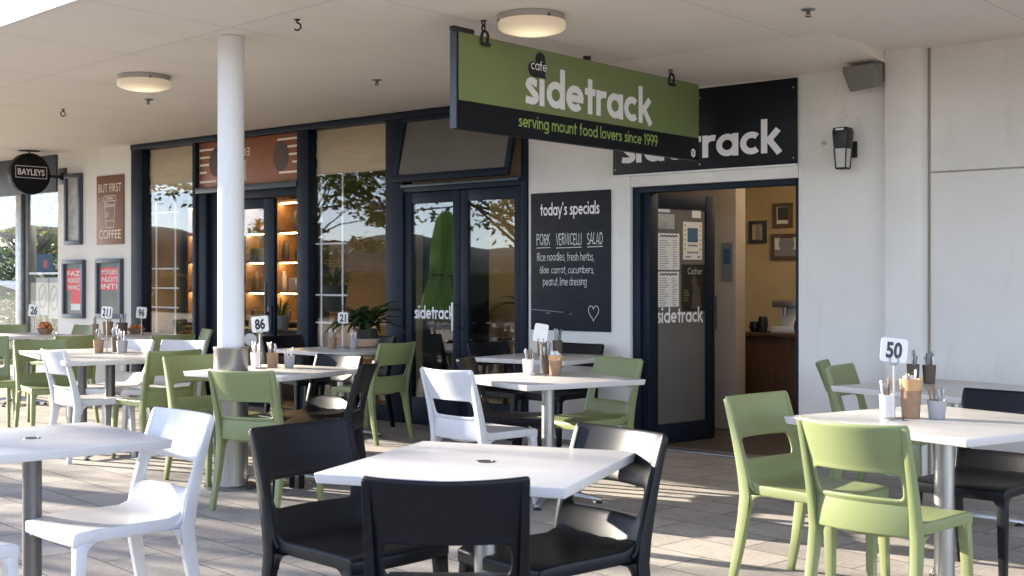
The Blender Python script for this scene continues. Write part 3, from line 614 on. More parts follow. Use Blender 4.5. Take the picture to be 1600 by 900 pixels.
for x in (-1.10, .95):
    c_ = thing('hanging_chain', {-1.10: 'black shackle and chain holding the outer end of the hanging cafe sign', .95: 'black shackle and chain holding the wall end of the hanging cafe sign'}[x], 'chain', (-5.0, -1.50+x, 2.80), 90)
    def link(cz, h_, w_, rot):
        p = [(w_*math.cos(2*math.pi*k/16), 0, cz + h_*math.sin(2*math.pi*k/16)) for k in range(17)]
        if rot: p = [(0, q[0], q[2]) for q in p]
        return MB().tube(p, .0055, 6)
    obj('link', link(.083, .02, .012, 0), M_black, c_); obj('link', link(.054, .02, .012, 1), M_black, c_)
    obj('shackle', MB().tube([(-.028,-.006,-.045),(-.028,-.012,.005)] + [(-.028*math.cos(R(a)), -.012, .005+.028*math.sin(R(a))) for a in range(20, 180, 20)] + [(.028,-.012,.005),(.028,-.006,-.045)], .009, 8), M_black, c_)
    obj('shackle_pin', MB().tube([(-.03,-.014,-.045),(.042,-.014,-.045)], .011, 8), M_black, c_)
    obj('ceiling_plate', MB().lathe([(.02,.097),(.02,.0995)], n=16), M_black, c_)
for y_, w_, lab in ((-2.77, .18, 'black bracket on the top edge of the hanging sign, at its outer end'), (-1.535, .04, 'small black clip above the middle of the hanging sign')):
    b_ = thing('ceiling_bracket', lab, 'bracket', (-5.02, y_, 2.802), 90); obj('arm', box(-w_/2, w_/2, -.02, .02, 0.0, .03), M_black, b_, .004)

ws = thing('wall_sign', 'black wall sign with white cafe name above the open entrance', 'sign', (-5.079, -.022, 2.487))
obj('board', box(-.815, .815, 0, .02, -.31, .31), M_signblack, ws, .002)
mbx, W = strokes_mb('sidetrack', .20, wt=.27, gap=.055, dotless=True); k_ = 1.43/W
mbx, W = strokes_mb('sidetrack', .168, wt=.27, gap=.055, dotless=True, sx=k_*.20/.168, cx=-.012, z0=-.222, y=-.0015); obj('lettering', mbx, M_white, ws, smooth=False)
for x in (-.79, 0, .79):
    for z in (-.27, .24): obj('screw', disc_mb(x, z, .007, .007, -.0015, 10), M_alu, ws, smooth=False)
obj('flashing', box(-.83, .815, -.012, .02, -.327, -.312), M_column, ws, .002)

cbd = thing('chalkboard', 'black chalkboard of specials on the white pier beside the double doors', 'chalkboard', (-6.338, -.02, 1.488))
obj('board', box(-.415,.415,0,.018,-.578,.578), M_chalkb, cbd, .003)
mbx, W = strokes_mb("today's specials", .072, wt=.22, gap=.09); k_ = .62/W
mbx, W = strokes_mb("today's specials", .072, wt=.22, gap=.09, sx=k_, cx=-.0, z0=.385, y=-.0012); obj('lettering', mbx, M_white, cbd, smooth=False)
def chalk(s, w_, x0, z0, xh, wt=.10):
    wt *= 1.4; q, W = strokes_mb(s, xh, wt=wt, gap=.14); q, W = strokes_mb(s, xh, wt=wt, gap=.14, sx=w_/W, x0=x0, z0=z0, y=-.0012, jitter=.06); obj('chalk_writing', q, M_chalk, cbd, smooth=False)
for s, w_, x0 in (('PORK', .145, -.35), ('VERMICELLI', .27, -.14), ('SALAD', .16, .185)): chalk(s, w_, x0, .135, .068, .11)
obj('chalk_underline', lines_mb([(-.35,.115,-.20,.117), (-.14,.112,.13,.115), (.185,.115,.345,.118)], .006, -.0012), M_chalk, cbd, smooth=False)
chalk('Rice noodles, fresh herbs,', .60, -.345, .005, .048); chalk('6lise .carrot, cucumbers,', .57, -.315, -.10, .042); chalk('peanut, lime dressing', .46, -.28, -.20, .046)
hp = []
for k in range(41):
    t = 2*math.pi*k/40; hp.append((.25 + .055*16*math.sin(t)**3/17, -.42 + .075*(13*math.cos(t)-5*math.cos(2*t)-2*math.cos(3*t)-math.cos(4*t))/17))
obj('chalk_heart', lines_mb([(*hp[k], *hp[k+1]) for k in range(40)], .005, -.0012), M_chalk, cbd, smooth=False)
obj('chalk_smear', lines_mb([(-.41,-.405,-.06,-.425), (-.25,-.432,-.2,-.438), (.0,-.44,.03,-.437)], .006, -.001), M_print, cbd, smooth=False)

bd = thing('blade_sign', "round black blade sign lettered BAYLEYS on a wall bracket", 'sign', (-14.30, -.45, 2.617), 90)
dm = MB()
for k in range(1): dm.lathe([(.252,-.05),(.252,.05)], n=56)
o = obj('disc', dm, M_signblack, bd, .004); o.rotation_euler = (R(90),0,0)
mbx = text_mb('BAYLEYS', width=.345, height=.075, bold=.02, cz=.02, y=-.0525); obj('lettering', mbx, M_white, bd, smooth=False)
obj('lettering_border', lines_mb([(-.2,-.05,.2,-.05), (.2,-.05,.2,.09), (.2,.09,-.2,.09), (-.2,.09,-.2,-.05)], .006, -.0525), M_white, bd, smooth=False)
obj('arm', MB().tube([(.25,0,-.01),(.44,0,-.01)], .022, 12), M_black, bd); obj('wall_plate', box(.43,.449,-.09,.09,-.10,.10), M_black, bd, .004); obj('arm_block', box(.40,.43,-.035,.035,-.05,.04), M_black, bd, .004)
obj('rod', MB().tube([(0,0,.25),(0,0,.277)], .008, 8), M_black, bd); obj('ceiling_plate', MB().lathe([(.13,.278),(.13,.282)], n=24), M_black, bd)

cs = thing('coffee_sign', 'brown BUT FIRST COFFEE sign on the white wall', 'sign', (-13.225, -.018, 2.162))
obj('board', box(-.287,.287,0,.016,-.41,.41), M_brown2, cs, .002)
obj('lettering', text_mb('BUT FIRST', width=.49, height=.10, bold=.0, cz=.262, y=-.0015), M_cream, cs, smooth=False); obj('lettering', text_mb('COFFEE', width=.47, height=.105, bold=.0, cz=-.29, y=-.0015), M_cream, cs, smooth=False)
cup = [(-.12,.165,.12,.165),(-.12,.165,-.135,.105),(.12,.165,.135,.105),(-.135,.105,.135,.105),(-.11,.105,-.11,.06),(.11,.105,.11,.06),(-.11,.06,.11,.06),(-.11,.06,-.085,-.21),(.11,.06,.085,-.21),(-.1,.04,.1,.04),(-.1,-.13,.1,-.13),(-.085,-.21,.085,-.21),(-.09,.13,.09,.13),(-.06,.145,.06,.145),(-.09,-.03,-.03,-.03),(-.09,-.055,-.02,-.055),(-.09,-.08,-.04,-.08),(-.095,.08,-.05,.08)]
obj('cup_drawing', lines_mb(cup, .0065, -.0015), M_cream, cs, smooth=False)
def case(x0, x1, z0, z1, lab, m, rows=None):
    k = thing('display_case', lab, 'display case', ((x0+x1)/2, 0, (z0+z1)/2), 0, 'display cases on the white wall'); a, b = (x1-x0)/2, (z1-z0)/2; t = .05
    for q in ((-a,a,-.05,-.002,b-t,b), (-a,a,-.05,-.002,-b,-b+t), (-a,-a+t,-.05,-.002,-b+t,b-t), (a-t,a,-.05,-.002,-b+t,b-t)): obj('frame', box(*q), M_frame2, k, .003)
    obj('back_panel', box(-a+t,a-t,-.02,-.002,-b+t,b-t), m, k, smooth=False)
    if rows:
        rz0, rz1 = rows[0]; w2 = a-t-.03
        obj('red_notice', rect_mb(-w2, w2, rz0, rz1, -.022), M_red, k, smooth=False)
        for i, s in enumerate(rows[1]): obj('lettering', text_mb(s, width=w2*1.75, height=.06, bold=.02, cz=rz1-.055-i*.085, y=-.0235), M_paper, k, smooth=False)
        if rows[2]: obj('red_notice', rect_mb(-w2*.4, w2, rz0-.16, rz0-.002, -.0222), M_red, k, smooth=False); obj('paper_slip', rect_mb(-w2*.4, w2, rz0-.24, rz0-.161, -.022), M_paper, k, smooth=False)
        obj('hinge', box(-a-.012,-a-.001,-.04,-.01,-.03,.05), M_dkbrown, k)
case(-14.207, -13.84, 1.762, 2.633, 'tall upper display case with weathered pale backing on the white wall', M_papold)
case(-14.26, -13.775, .86, 1.575, 'lower display case with red notice and white slip, below the upper case', M_casepane, ((-.02,.245), ('FAZ', 'WORKGET', 'WAC'), True))
case(-13.505, -12.955, .875, 1.580, 'lower display case with a square red notice, below the coffee sign', M_casepane, ((-.02,.25), ('IMOWUERS', 'INLOITI', 'INTI'), False))

sk = thing('wall_speaker', 'grey loudspeaker mounted high on the wall beside the pilaster', 'speaker', (-3.70, -.12, 2.735)); sk.scale = (.78, .9, .95)
sb = MB(); sb.prism([(-.155,.085),(.145,.085),(.165,.06),(.15,-.085),(-.10,-.1),(-.155,.04)][::-1], 'y', -.09, .02); obj('cabinet', sb, M_grille, sk, .012, seg=3)
obj('cap', box(-.13,.14,.02,.085,-.05,.075), M_lampw, sk, .01); obj('bracket', box(-.02,.02,.08,.119,-.03,.05), M_black, sk); obj('cable', MB().tube([(.09,.05,.08),(.10,.07,.115),(.06,.08,.135)], .005, 6), M_black, sk); obj('mount_rail', box(-.16,.16,.075,.119,.09,.115), M_column, sk)
o = sk; o.rotation_euler = (R(10), 0, R(-8))
sn = thing('wall_sconce', 'black wall sconce with a pale lens right of the entrance', 'lamp', (-3.85, -.14, 2.25))
obj('housing', MB().rectsweep([(0,0,-.005),(0,0,.11),(0,0,.14)], [(.048,.05),(.056,.056),(.05,.05)]), M_black, sn, .006)
for sx_ in (-1,1):
    for sy_ in (-1,1): obj('cage_bar', MB().tube([(sx_*.045,sy_*.045,-.004),(sx_*.036,sy_*.036,-.14)], .0055, 6), M_black, sn)
obj('cage_foot', MB().rectsweep([(0,0,-.15),(0,0,-.138)], [(.036,.036),(.042,.042)]), M_black, sn, .003)
obj('lens', MB().rectsweep([(0,0,-.135),(0,0,-.006)], [(.034,.034),(.042,.042)]), M_frost, sn); obj('top_vent', box(-.03,.03,-.054,-.049,.115,.132), M_pwhite, sn)
obj('arm', MB().tube([(.0,.05,.0),(.0,.13,.0)], .016, 8), M_black, sn); obj('back_plate', box(-.045,.045,.125,.1385,-.06,.055), M_black, sn, .004)

def ceiling_light(x, y, lab):
    l_ = thing('ceiling_light', lab, 'ceiling light', (x, y, CEIL), 0, 'round ceiling lights under the canopy')
    obj('base_ring', MB().lathe([(.195,-.0015),(.195,-.035),(.188,-.038)], n=48), M_lampw, l_)
    d = obj('diffuser', MB().lathe([(.196,-.039),(.200,-.046),(.200,-.078),(.185,-.092),(.13,-.108),(.06,-.115),(.002,-.117)], n=48), M_diff, l_, ang=60)
    for k in range(3): a = R(100+120*k); obj('clip', box(.196*math.cos(a)-.006,.196*math.cos(a)+.006,.196*math.sin(a)-.006,.196*math.sin(a)+.006,-.04,-.022), M_dsteel, l_)
ceiling_light(-8.35, -2.75, 'round lit ceiling light left of the column'); ceiling_light(-4.68, -2.53, 'round lit ceiling light above the hanging sign')
def sprinkler(x, y, lab):
    s_ = thing('sprinkler_head', lab, 'sprinkler', (x, y, CEIL), 0, 'sprinkler heads in the canopy')
    obj('rosette', MB().lathe([(.042,-.0015),(.040,-.006),(.02,-.012)], n=24), M_alu, s_); obj('nozzle', MB().lathe([(.011,-.0125),(.011,-.03)], n=12), M_dsteel, s_); obj('deflector', MB().lathe([(.018,-.045),(.018,-.042)], n=16), M_dsteel, s_)
    for sx_ in (-1,1): obj('yoke', MB().tube([(sx_*.011,0,-.028),(sx_*.013,0,-.036),(0,0,-.043)], .003, 6), M_dsteel, s_)
sprinkler(-7.12, -1.47, 'small sprinkler head in the ceiling between the column and hanging sign'); sprinkler(-9.40, -2.02, 'small sprinkler head just below the left ceiling light'); sprinkler(-3.36, -1.62, 'small sprinkler head in the ceiling above the wall speaker')
def hook(x, y, lab, ring=False):
    h_ = thing('ceiling_hook', lab, 'hook', (x, y, CEIL), 40, 'black hooks in the canopy')
    obj('plate', MB().lathe([(.018,-.001),(.018,-.006)], n=14), M_black, h_)
    p = [(0,0,-.005),(0,0,-.022)] + [(.022*math.sin(R(a)), 0, -.044+.022*math.cos(R(a))) for a in range(0, 361 if ring else 250, 25)]
    obj('hook_wire', MB().tube(p, .0055, 8), M_black, h_)
hook(-5.83, -3.35, 'open black hook in the ceiling right of the column'); hook(-10.55, -2.16, 'closed black eye hook in the ceiling near the round blade sign', True)

# ================================================================== FURNITURE
# ---- one moulded chair per colour, faces +x, origin on the floor under the seat
def back_x(z): return -.205 - .115*max(0, (z-.42)/.40)**1.25
def eval_mesh(name, mb, m, mods):
    me = new_mesh('t', mb, None, smooth=True, ang=80); t = bpy.data.objects.new('t', me); COL.objects.link(t)
    for kind, kw in mods:
        md = t.modifiers.new(kind, kind)
        for k, v in kw.items(): setattr(md, k, v)
    r = fitted_mesh(name, t, m); bpy.data.objects.remove(t); bpy.data.meshes.remove(me)
    for p in r.polygons: p.use_smooth = True
    return r
def panel_mb():
    us = [-1,-.93,-.80,-.68,-.33,0,.33,.68,.80,.93,1]
    zs = [.388,.402,.44,.50,.528,.546,.638,.656,.69,.75,.803,.826]
    vs = []; fs = []
    for i, z in enumerate(zs):
        for u in us:
            hw = .210 + .012*(z-.4)/.42
            conc = (.022 + .036*max(0, min(1, (z-.42)/.3)))*(1-u*u)
            x = back_x(z) - conc + .016
            if z < .46: x += .022*(.46-z)/.06*(1-.3*u*u)
            if i in (5, 6) and abs(u) < .85: x -= .007
            zz = z
            if i <= 1: zz += .035*abs(u)**2.5                      # lower edge bows down in the middle
            if i >= 10: zz -= .007*(1-u*u)
            vs.append((x, u*hw, zz))
    n = len(us)
    for i in range(len(zs)-1):
        for k in range(n-1):
            if i == 5 and 2 <= k <= 7: continue
            fs.append((i*n+k, i*n+k+1, (i+1)*n+k+1, (i+1)*n+k))
    return MB().add(vs, fs)
def seat_mb():
    xs = [-.226,-.217,-.203,-.18,-.14,-.06,.05,.16,.215,.234]; us = [-1,-.9,-.5,0,.5,.9,1]
    top = []; fs = []
    for x in xs:
        hw = .198 + .018*(x+.2)/.43
        for u in us:
            z = .453 - .010*(1-u*u)*(1-((x-.01)/.25)**2)
            if x < -.14: z += .075*((-.14-x)/.086)**2.2
            if x > .2: z -= .003 + (.007 if x > .22 else 0)
            top.append((x - (.030*(1-u*u) if x < -.1 else .012*(1-u*u) if x < 0 else 0) + (.008*(1-u*u) if x > .2 else 0), u*hw, z))
    n = len(us); m = len(xs); N = n*m
    bot = [(x, y, min(z-.046, .408)) for x, y, z in top]
    for i in range(m-1):
        for k in range(n-1):
            fs.append((i*n+k, (i+1)*n+k, (i+1)*n+k+1, i*n+k+1)); fs.append((N+i*n+k, N+i*n+k+1, N+(i+1)*n+k+1, N+(i+1)*n+k))
    rim = [k for k in range(n)] + [i*n+n-1 for i in range(1, m)] + [(m-1)*n+k for k in range(n-2,-1,-1)] + [i*n for i in range(m-2, 0, -1)]
    for a, b in zip(rim, rim[1:]+rim[:1]): fs.append((a, b, N+b, N+a))
    return MB().add(top+bot, fs)
def gusset(mb, x, y, z, r, d, axis, half):
    """quarter-round web in the corner between a leg and the seat"""
    pts = [(0,0)] + [(r - r*math.sin(R(a)), -(r - r*math.cos(R(a)))) for a in range(0, 91, 15)]
    if axis == 'x': mb.prism([(x + d*u, z + v) for u, v in pts], 'y', y-half, y+half)
    else: mb.prism([(y + d*u, z + v) for u, v in pts], 'x', x-half, x+half)
def front_leg(s):
    mb = MB(); mb.rectsweep([(.222,s*.205,0),(.212,s*.198,.30),(.205,s*.193,.409)], [(.0135,.0135),(.019,.018),(.021,.020)])
    gusset(mb, .186, s*.196, .409, .05, -1, 'x', .013); gusset(mb, .212, s*.176, .409, .045, -s, 'y', .013); return mb
def rear_leg(s):
    zs = [0,.15,.30,.40,.48,.55,.62,.68,.75,.79,.812]
    pts = []; se = []
    for z in zs:
        up = z > .42
        dx = (.026 - .013*(z-.42)/.39) if up else .016 + .011*min(1, z/.4)
        x = back_x(z) + .016 - dx + .004 if up else -.206 - .075*((.42-z)/.42)**1.4
        pts.append((x, s*(.205 + (.012*(.4-z)/.4 if z < .4 else .005*(z-.4)/.42)), z)); se.append((dx, .0125 + .003*min(1, z/.3) if not up else .0145-.004*(z-.42)/.4))
    mb = MB().rectsweep(pts, se)
    gusset(mb, -.18, s*.204, .409, .06, 1, 'x', .012); return mb
CH = {}
for cname, m in (('green', M_cgreen), ('white', M_cwhite), ('black', M_cblack)):
    CH[cname] = dict(back=eval_mesh('backrest', panel_mb(), m, [('SOLIDIFY', dict(thickness=.017, offset=0)), ('SUBSURF', dict(levels=2, render_levels=2))]),
                     seat=new_mesh('seat', seat_mb(), m, bevel=.009, seg=3, ang=60),
                     legs=[new_mesh('leg', f(s), m, bevel=.0055, seg=2, ang=50) for f in (front_leg, rear_leg) for s in (-1, 1)])
def build_chair(c):
    t = thing('cafe_chair', 'chair', 'chair'); d = CH[c]
    for n, me in [('seat', d['seat']), ('backrest', d['back'])] + [('leg', l) for l in d['legs']]:
        o = obj(n, me, None, t)
    return t
chair_proto = {}
def place_chair(c, bx, by, yaw, label):
    """bx, by: middle of the top edge of the backrest"""
    if c not in chair_proto: t = chair_proto[c] = build_chair(c)
    else: t = copy_tree(chair_proto[c])
    t.location = (bx + .335*math.cos(R(yaw)), by + .335*math.sin(R(yaw)), 0); t.rotation_euler = (0, 0, R(yaw))
    tag(t, label, 'chair', c + ' moulded cafe chairs'); return t

# ---- tables
def build_table(hole, dark):
    t = thing('cafe_table', 'table', 'table'); S = .42; pm = M_dsteel if dark else M_steel
    tm = MB().rectsweep([(0,0,.712),(0,0,.7445)], [(S-.006,S-.006),(S,S)])
    obj('tabletop', tm, M_top, t, .004, seg=3)
    if hole:
        obj('hole_ring', MB().lathe([(.034,.7447),(.033,.7462),(.025,.7464),(.024,.7449)], n=32, caps=False), M_dsteel, t)
        obj('hole_cap', MB().lathe([(.0235,.7448),(.0235,.7452)], n=32), M_rubber, t)
    obj('pole', MB().lathe([(.038,.055),(.038,.70),(.09,.703),(.09,.711)], n=36), pm, t, ang=40)
    b = obj('base', MB().lathe([(.05,.035),(.06,.04),(.055,.075),(.041,.085)], n=28), M_alu, t)
    for k in range(4):
        a = R(45+90*k); ca, sa = math.cos(a), math.sin(a); f = MB()
        vs = []; fs = []; prof = [(.04,.05,.078,.03),(.15,.040,.068,.026),(.27,.024,.046,.02),(.33,.016,.034,.017)]
        for r_, z0, z1, h in prof:
            for w_, z in ((-h,z0),(h,z0),(h*.6,z1),(-h*.6,z1)): vs.append((r_*ca - w_*sa, r_*sa + w_*ca, z))
        for j in range(3):
            for q in range(4): q2 = (q+1) % 4; fs.append((j*4+q, j*4+q2, j*4+4+q2, j*4+4+q))
        fs += [(3,2,1,0), (12,13,14,15)]
        fo = obj('foot', f.add(vs, fs), M_alu, t, .004); obj('glide', MB().lathe([(.022,0),(.022,.008),(.008,.012),(.008,.022)], c=(.312*ca,.312*sa,0), n=16), M_rubber, fo)
    return t
tproto = {}
def place_table(x, y, rz, label, hole=False, dark=False, sz=1):
    k = (hole, dark)
    if k not in tproto: t = tproto[k] = build_table(*k)
    else: t = copy_tree(tproto[k])
    t.location = (x, y, 0); t.rotation_euler = (0, 0, R(rz)); t.scale = (sz, sz, 1); tag(t, label, 'table', 'white square cafe tables'); return t

# ---- things on the tables
TZ = .746
def number_stand(x, y, num, label, ang=40.3, tilt=4, h=.30, hgt=.072, wd=.078, z=TZ):
    s = thing('number_stand', label, 'number stand', (x, y, z), ang, 'table number stands')
    obj('base', MB().lathe([(.042,0),(.042,.004),(.036,.007),(.006,.009)], n=28), M_steel, s)
    obj('rod', MB().tube([(0,0,.007),(0,0,h-.03)], .0055, 10), M_steel, s)
    obj('clip', MB().tube([(.018*math.sin(R(a)), -.004, h-.012+.018*-math.cos(R(a))) for a in range(-130, 131, 20)], .0045, 8), M_steel, s)
    cd = MB().box(-wd, wd, -.0012, .0012, -hgt, hgt); cdo = obj('card', new_card(wd, hgt), M_paper, s, smooth=False)
    cdo.location = (0, 0, h+hgt-.02); cdo.rotation_euler = (R(-4), R(tilt), 0)
    if num: obj('number', text_mb(num, height=hgt*1.38, width=wd*(1.2 if len(num) < 3 else 1.55), bold=.04, y=-.0019), M_black, cdo, smooth=False)
    return s
def new_card(wd, hgt):
    r = .014; p = []
    for cx, cz, a0 in ((wd-r,hgt-r,0), (-wd+r,hgt-r,90), (-wd+r,-hgt+r,180), (wd-r,-hgt+r,270)):
        for k in range(5): a = R(a0+22.5*k); p.append((cx+r*math.cos(a), cz+r*math.sin(a)))
    return MB().prism(p, 'y', -.0013, .0013)
PM = dict(kraft=M_pkraft, grey=M_pgrey, dark=M_pdark, white=M_pwhite)
PLAB = {'kraft': 'brown cutlery pot', 'grey': 'grey cutlery pot', 'dark': 'dark cutlery pot', 'white': 'white cutlery pot'}
def pot(x, y, c, where, h=.105, r=.045, fill='cutlery', n=9, z=TZ):
    p = thing('cutlery_pot', PLAB[c] + ' ' + where, 'pot', (x, y, z), random.uniform(0, 90), 'cutlery pots')
    obj('pot', MB().lathe([(r*.82,0),(r*.84,.002),(r,h),(r*1.03,h+.003),(r*.96,h+.003),(r*.80,.01)], n=28, caps=False).lathe([(r*.81,.003),(r*.81,.005)], n=28), PM[c], p)
    if fill == 'napkin':
        obj('paper_wrap', MB().lathe([(r*.97,h),(r*1.10,h*1.45),(r*1.06,h*1.45),(r*.93,h)], n=18, caps=False), M_pkraft if c != 'kraft' else mat('kraft_light%d' % len(MATS), (.52,.30,.14), .8), p)
        nm = MB()
        for k in range(16):
            a = random.uniform(0, 6.28); q = random.uniform(0, r*.7); cx, cy = q*math.cos(a), q*math.sin(a); t1 = random.uniform(0, 3.1); l = r*random.uniform(.4, .75); zz = h*1.32+random.uniform(0,.025)
            ux, uy = l*math.cos(t1), l*math.sin(t1)
            nm.add([(cx-ux,cy-uy,h*1.1),(cx+ux,cy+uy,h*1.1),(cx+ux*.9,cy+uy*.9,zz),(cx-ux*.3,cy-uy*.3,zz+.016)], [(0,1,2,3)])
        obj('napkins', nm, M_napkin, p, smooth=False); n = 3
    for k in range(n):
        a = random.uniform(0, 6.28); q = r*random.uniform(.25, .72); l = h*random.uniform(1.45, 1.85); m_ = random.choice([M_steel, M_steel, M_napkin, M_alu, M_pkraft] if c != 'dark' else [M_steel, M_alu, M_dsteel])
        b0 = Vector((q*.5*math.cos(a), q*.5*math.sin(a), .012)); b1 = Vector((q*1.25*math.cos(a), q*1.25*math.sin(a), l)); d = (b1-b0).normalized()
        obj('cutlery_handle', MB().tube([b0, b0+(b1-b0)*.75, b1-d*.006, b1], [.0035,.0045,.0065,.003], 6), m_, p)
    return p

T = {}
def table(key, *a, **k): T[key] = (a[0], a[1]); return place_table(*a, **k)
table('front_left', -4.39, -5.83, -9, 'bare white square table at the left edge, nearest the camera, on a dark pole', True, True, .91)
table('front', -2.70, -5.18, 20, 'bare white square table ringed by three black chairs, dapple of sun on its top', True, False, .97)
table('t50', -2.02, -3.02, -17, 'white square table holding the number 50 card', sz=1.12)
table('wall', -2.58, -1.45, -16, 'white square table against the right wall, behind the number 50 table', sz=1.1)
table('blank', -4.71, -2.34, -18, 'white square table holding the blank glowing card, in front of the double doors')
table('pier', -6.00, -.74, 6, 'shaded white table below the chalkboard, with two dark cutlery pots')
table('t86', -6.48, -2.98, 9, 'white square table holding the number 86 card, beside the column')
table('t21', -7.98, -1.06, -7, 'white square table holding the number 21 card and a potted plant')
table('t211', -8.50, -2.95, -18, 'bare white square table left of the column, pushed against the number 211 table', dark=True)
table('t211b', -9.33, -2.69, -18, 'white square table holding the number 211 card, pushed against the next table', dark=True)
table('t96', -11.75, -.75, -6, 'white table holding the number 96 card, beside the left shop window', sz=1.15)
table('t26', -12.72, -1.45, -8, 'white table holding the number 26 card, before the white wall')

CHAIRS = [
 ('white', -4.145, -5.31, -95, 'white chair at the near left table, its front side turned to the camera'),
 ('white', -4.10, -6.69, 100, 'white chair cut off by the bottom left corner of the photo'),
 ('black', -3.50, -5.30, -3, 'black chair on the left side of the bare three-chair table'),
 ('black', -2.51, -4.66, -101, 'black chair with sunlit inner back, on the right side of the bare three-chair table'),
 ('black', -2.23, -5.87, 129, 'black chair seen square from behind, nearest the camera'),
 ('green', -2.825, -3.22, -8, 'green chair left of the number 50 table, sideways with its front showing'),
 ('green', -2.00, -3.99, 86, 'green chair seen from behind in front of the number 50 table'),
 ('green', -3.60, -.98, 22, 'green chair turned almost edge on, left of the table by the right wall'),
 ('green', -3.372, -1.241, 6, 'green chair in the corner of the pilaster, left of the table by the right wall'),
 ('black', -1.98, -2.30, -95, 'black chair at the right photo edge, behind the number 50 table'),
 ('green', -4.78, -1.47, -102, 'green chair facing the camera beside the open entrance door'),
 ('white', -4.96, -3.00, 85, 'white chair seen from behind at the table with the blank card'),
 ('black', -6.79, -.56, -6, 'black chair left of the shaded table under the chalkboard, against the double doors'),
 ('black', -5.56, -2.18, 30, 'black chair behind the white chair of the blank card table'),
 ('black', -6.08, -.16, -92, 'black chair with its back to the wall right under the chalkboard'),
 ('green', -7.29, -1.05, 184, 'green chair seen from behind right of the number 21 table, by the double doors'),
 ('black', -5.69, -2.87, 216, 'black chair turned edge on right of the number 86 table'),
 ('green', -5.77, -3.83, 108, 'green chair seen from behind in front of the number 86 table'),
 ('green', -7.19, -3.15, -4, 'green chair with its front showing, left of the number 86 table and the column'),
 ('green', -7.75, -2.87, 176, 'green chair turned away on the right side of the number 211 table'),
 ('white', -8.53, -3.43, 82, 'white chair seen from behind in front of the number 211 table'),
 ('green', -9.99, -2.70, -14, 'green chair left of the number 211 table, directly beside the white chair'),
 ('green', -10.90, -2.75, -20, 'green chair cut by the left photo edge'),
 ('green', -13.60, -1.10, -35, 'pale sunlit green chair by the glass at the far left'),
 ('green', -12.75, -.60, -90, 'green chair with its back to the white wall, under the display cases'),
 ('green', -10.45, -2.06, 178, 'green chair behind the number 211 table, its back low over the tabletop'),
 ('white', -9.42, -2.12, -78, 'shaded white chair behind the number 211 table, the left of two'),
 ('white', -8.98, -1.93, -70, 'shaded white chair behind the number 211 table, the right of two'),
 ('green', -10.72, -.42, -115, 'sunlit green chair by the left shop window, behind the number 96 table'),
 ('green', -9.94, -1.38, 172, 'green chair seen from behind at the right of the number 96 table'),
 ('black', -9.05, -.85, -5, 'black chair left of the number 21 table, behind the number 86 card'),
 ('black', -8.35, -.25, -90, 'black chair behind the number 21 table, below the shop window'),
 ('black', -6.42, -2.46, -88, 'black chair between the number 86 and number 21 tables, facing the camera'),
]
for c in CHAIRS: place_chair(*c)

number_stand(-2.18, -3.163, '50', 'stand with the number 50 card on the table at the right', tilt=6, h=.262, hgt=.051, wd=.057)
pot(-2.241, -3.087, 'white', 'left of the number 50 stand', h=.095, r=.036); pot(-2.154, -3.05, 'kraft', 'stuffed with napkins behind the number 50 stand', h=.115, r=.044, fill='napkin'); pot(-2.06, -3.0, 'grey', 'right of the number 50 stand', h=.075, r=.040)
pot(-2.86, -1.32, 'dark', 'left one on the table by the right wall', h=.105, r=.036); pot(-2.79, -1.26, 'dark', 'right one on the table by the right wall', h=.10, r=.038)
number_stand(-4.867, -2.215, '', 'stand with a blank white card catching the sun', tilt=9, h=.225, hgt=.056, wd=.043)
pot(-4.93, -2.26, 'white', 'left of the blank card stand', h=.095, r=.036); pot(-4.90, -2.12, 'dark', 'behind the blank card stand', h=.11, r=.036); pot(-4.80, -2.155, 'kraft', 'stuffed with napkins, right of the blank card stand', h=.085, r=.042, fill='napkin', n=5)
pot(-6.08, -.70, 'kraft', 'left one on the shaded table under the chalkboard', h=.115, r=.04); pot(-5.99, -.62, 'dark', 'right one on the shaded table under the chalkboard', h=.115, r=.04)
number_stand(-6.637, -2.992, '86', 'stand with the number 86 card beside the column', tilt=-6, h=.262, hgt=.053, wd=.056)
pot(-6.77, -2.92, 'white', 'left of the number 86 stand', h=.095, r=.036); pot(-6.67, -2.86, 'kraft', 'in the middle behind the number 86 stand', h=.095, r=.04); pot(-6.58, -2.79, 'grey', 'right of the number 86 stand', h=.075, r=.037)
number_stand(-8.0, -1.03, '21', 'stand with the number 21 card before the potted plant', tilt=1, h=.235, hgt=.047, wd=.044)
pot(-8.08, -1.08, 'kraft', 'left of the number 21 stand', h=.095, r=.037); pot(-7.91, -.99, 'grey', 'right of the number 21 stand', h=.085, r=.036)
number_stand(-8.95, -2.70, '211', 'stand with the number 211 card', tilt=4, h=.30, hgt=.047, wd=.044)
pot(-9.02, -2.73, 'kraft', 'left of the number 211 stand', h=.105, r=.042); pot(-9.05, -2.55, 'dark', 'behind the number 211 stand', h=.12, r=.042); pot(-8.92, -2.58, 'grey', 'right of the number 211 stand', h=.095, r=.045)
number_stand(-11.646, -.62, '96', 'stand with the number 96 card by the left shop window', tilt=4, h=.195, hgt=.06, wd=.055)
pot(-11.92, -.85, 'kraft', 'left one of the pair on the number 96 table', h=.135, r=.055); pot(-11.81, -.75, 'dark', 'right one of the pair on the number 96 table', h=.125, r=.06)
pot(-12.05, -.92, 'kraft', 'small one behind the number 211 card', h=.11, r=.035)
fbw = thing('snack_basket', 'small basket of orange fruit on the number 96 table', 'basket', (-11.90, -.52, TZ)); obj('basket', MB().lathe([(.06,0),(.10,.06),(.095,.06),(.055,.006)], n=20, caps=False), M_pkraft, fbw)
fm = MB()
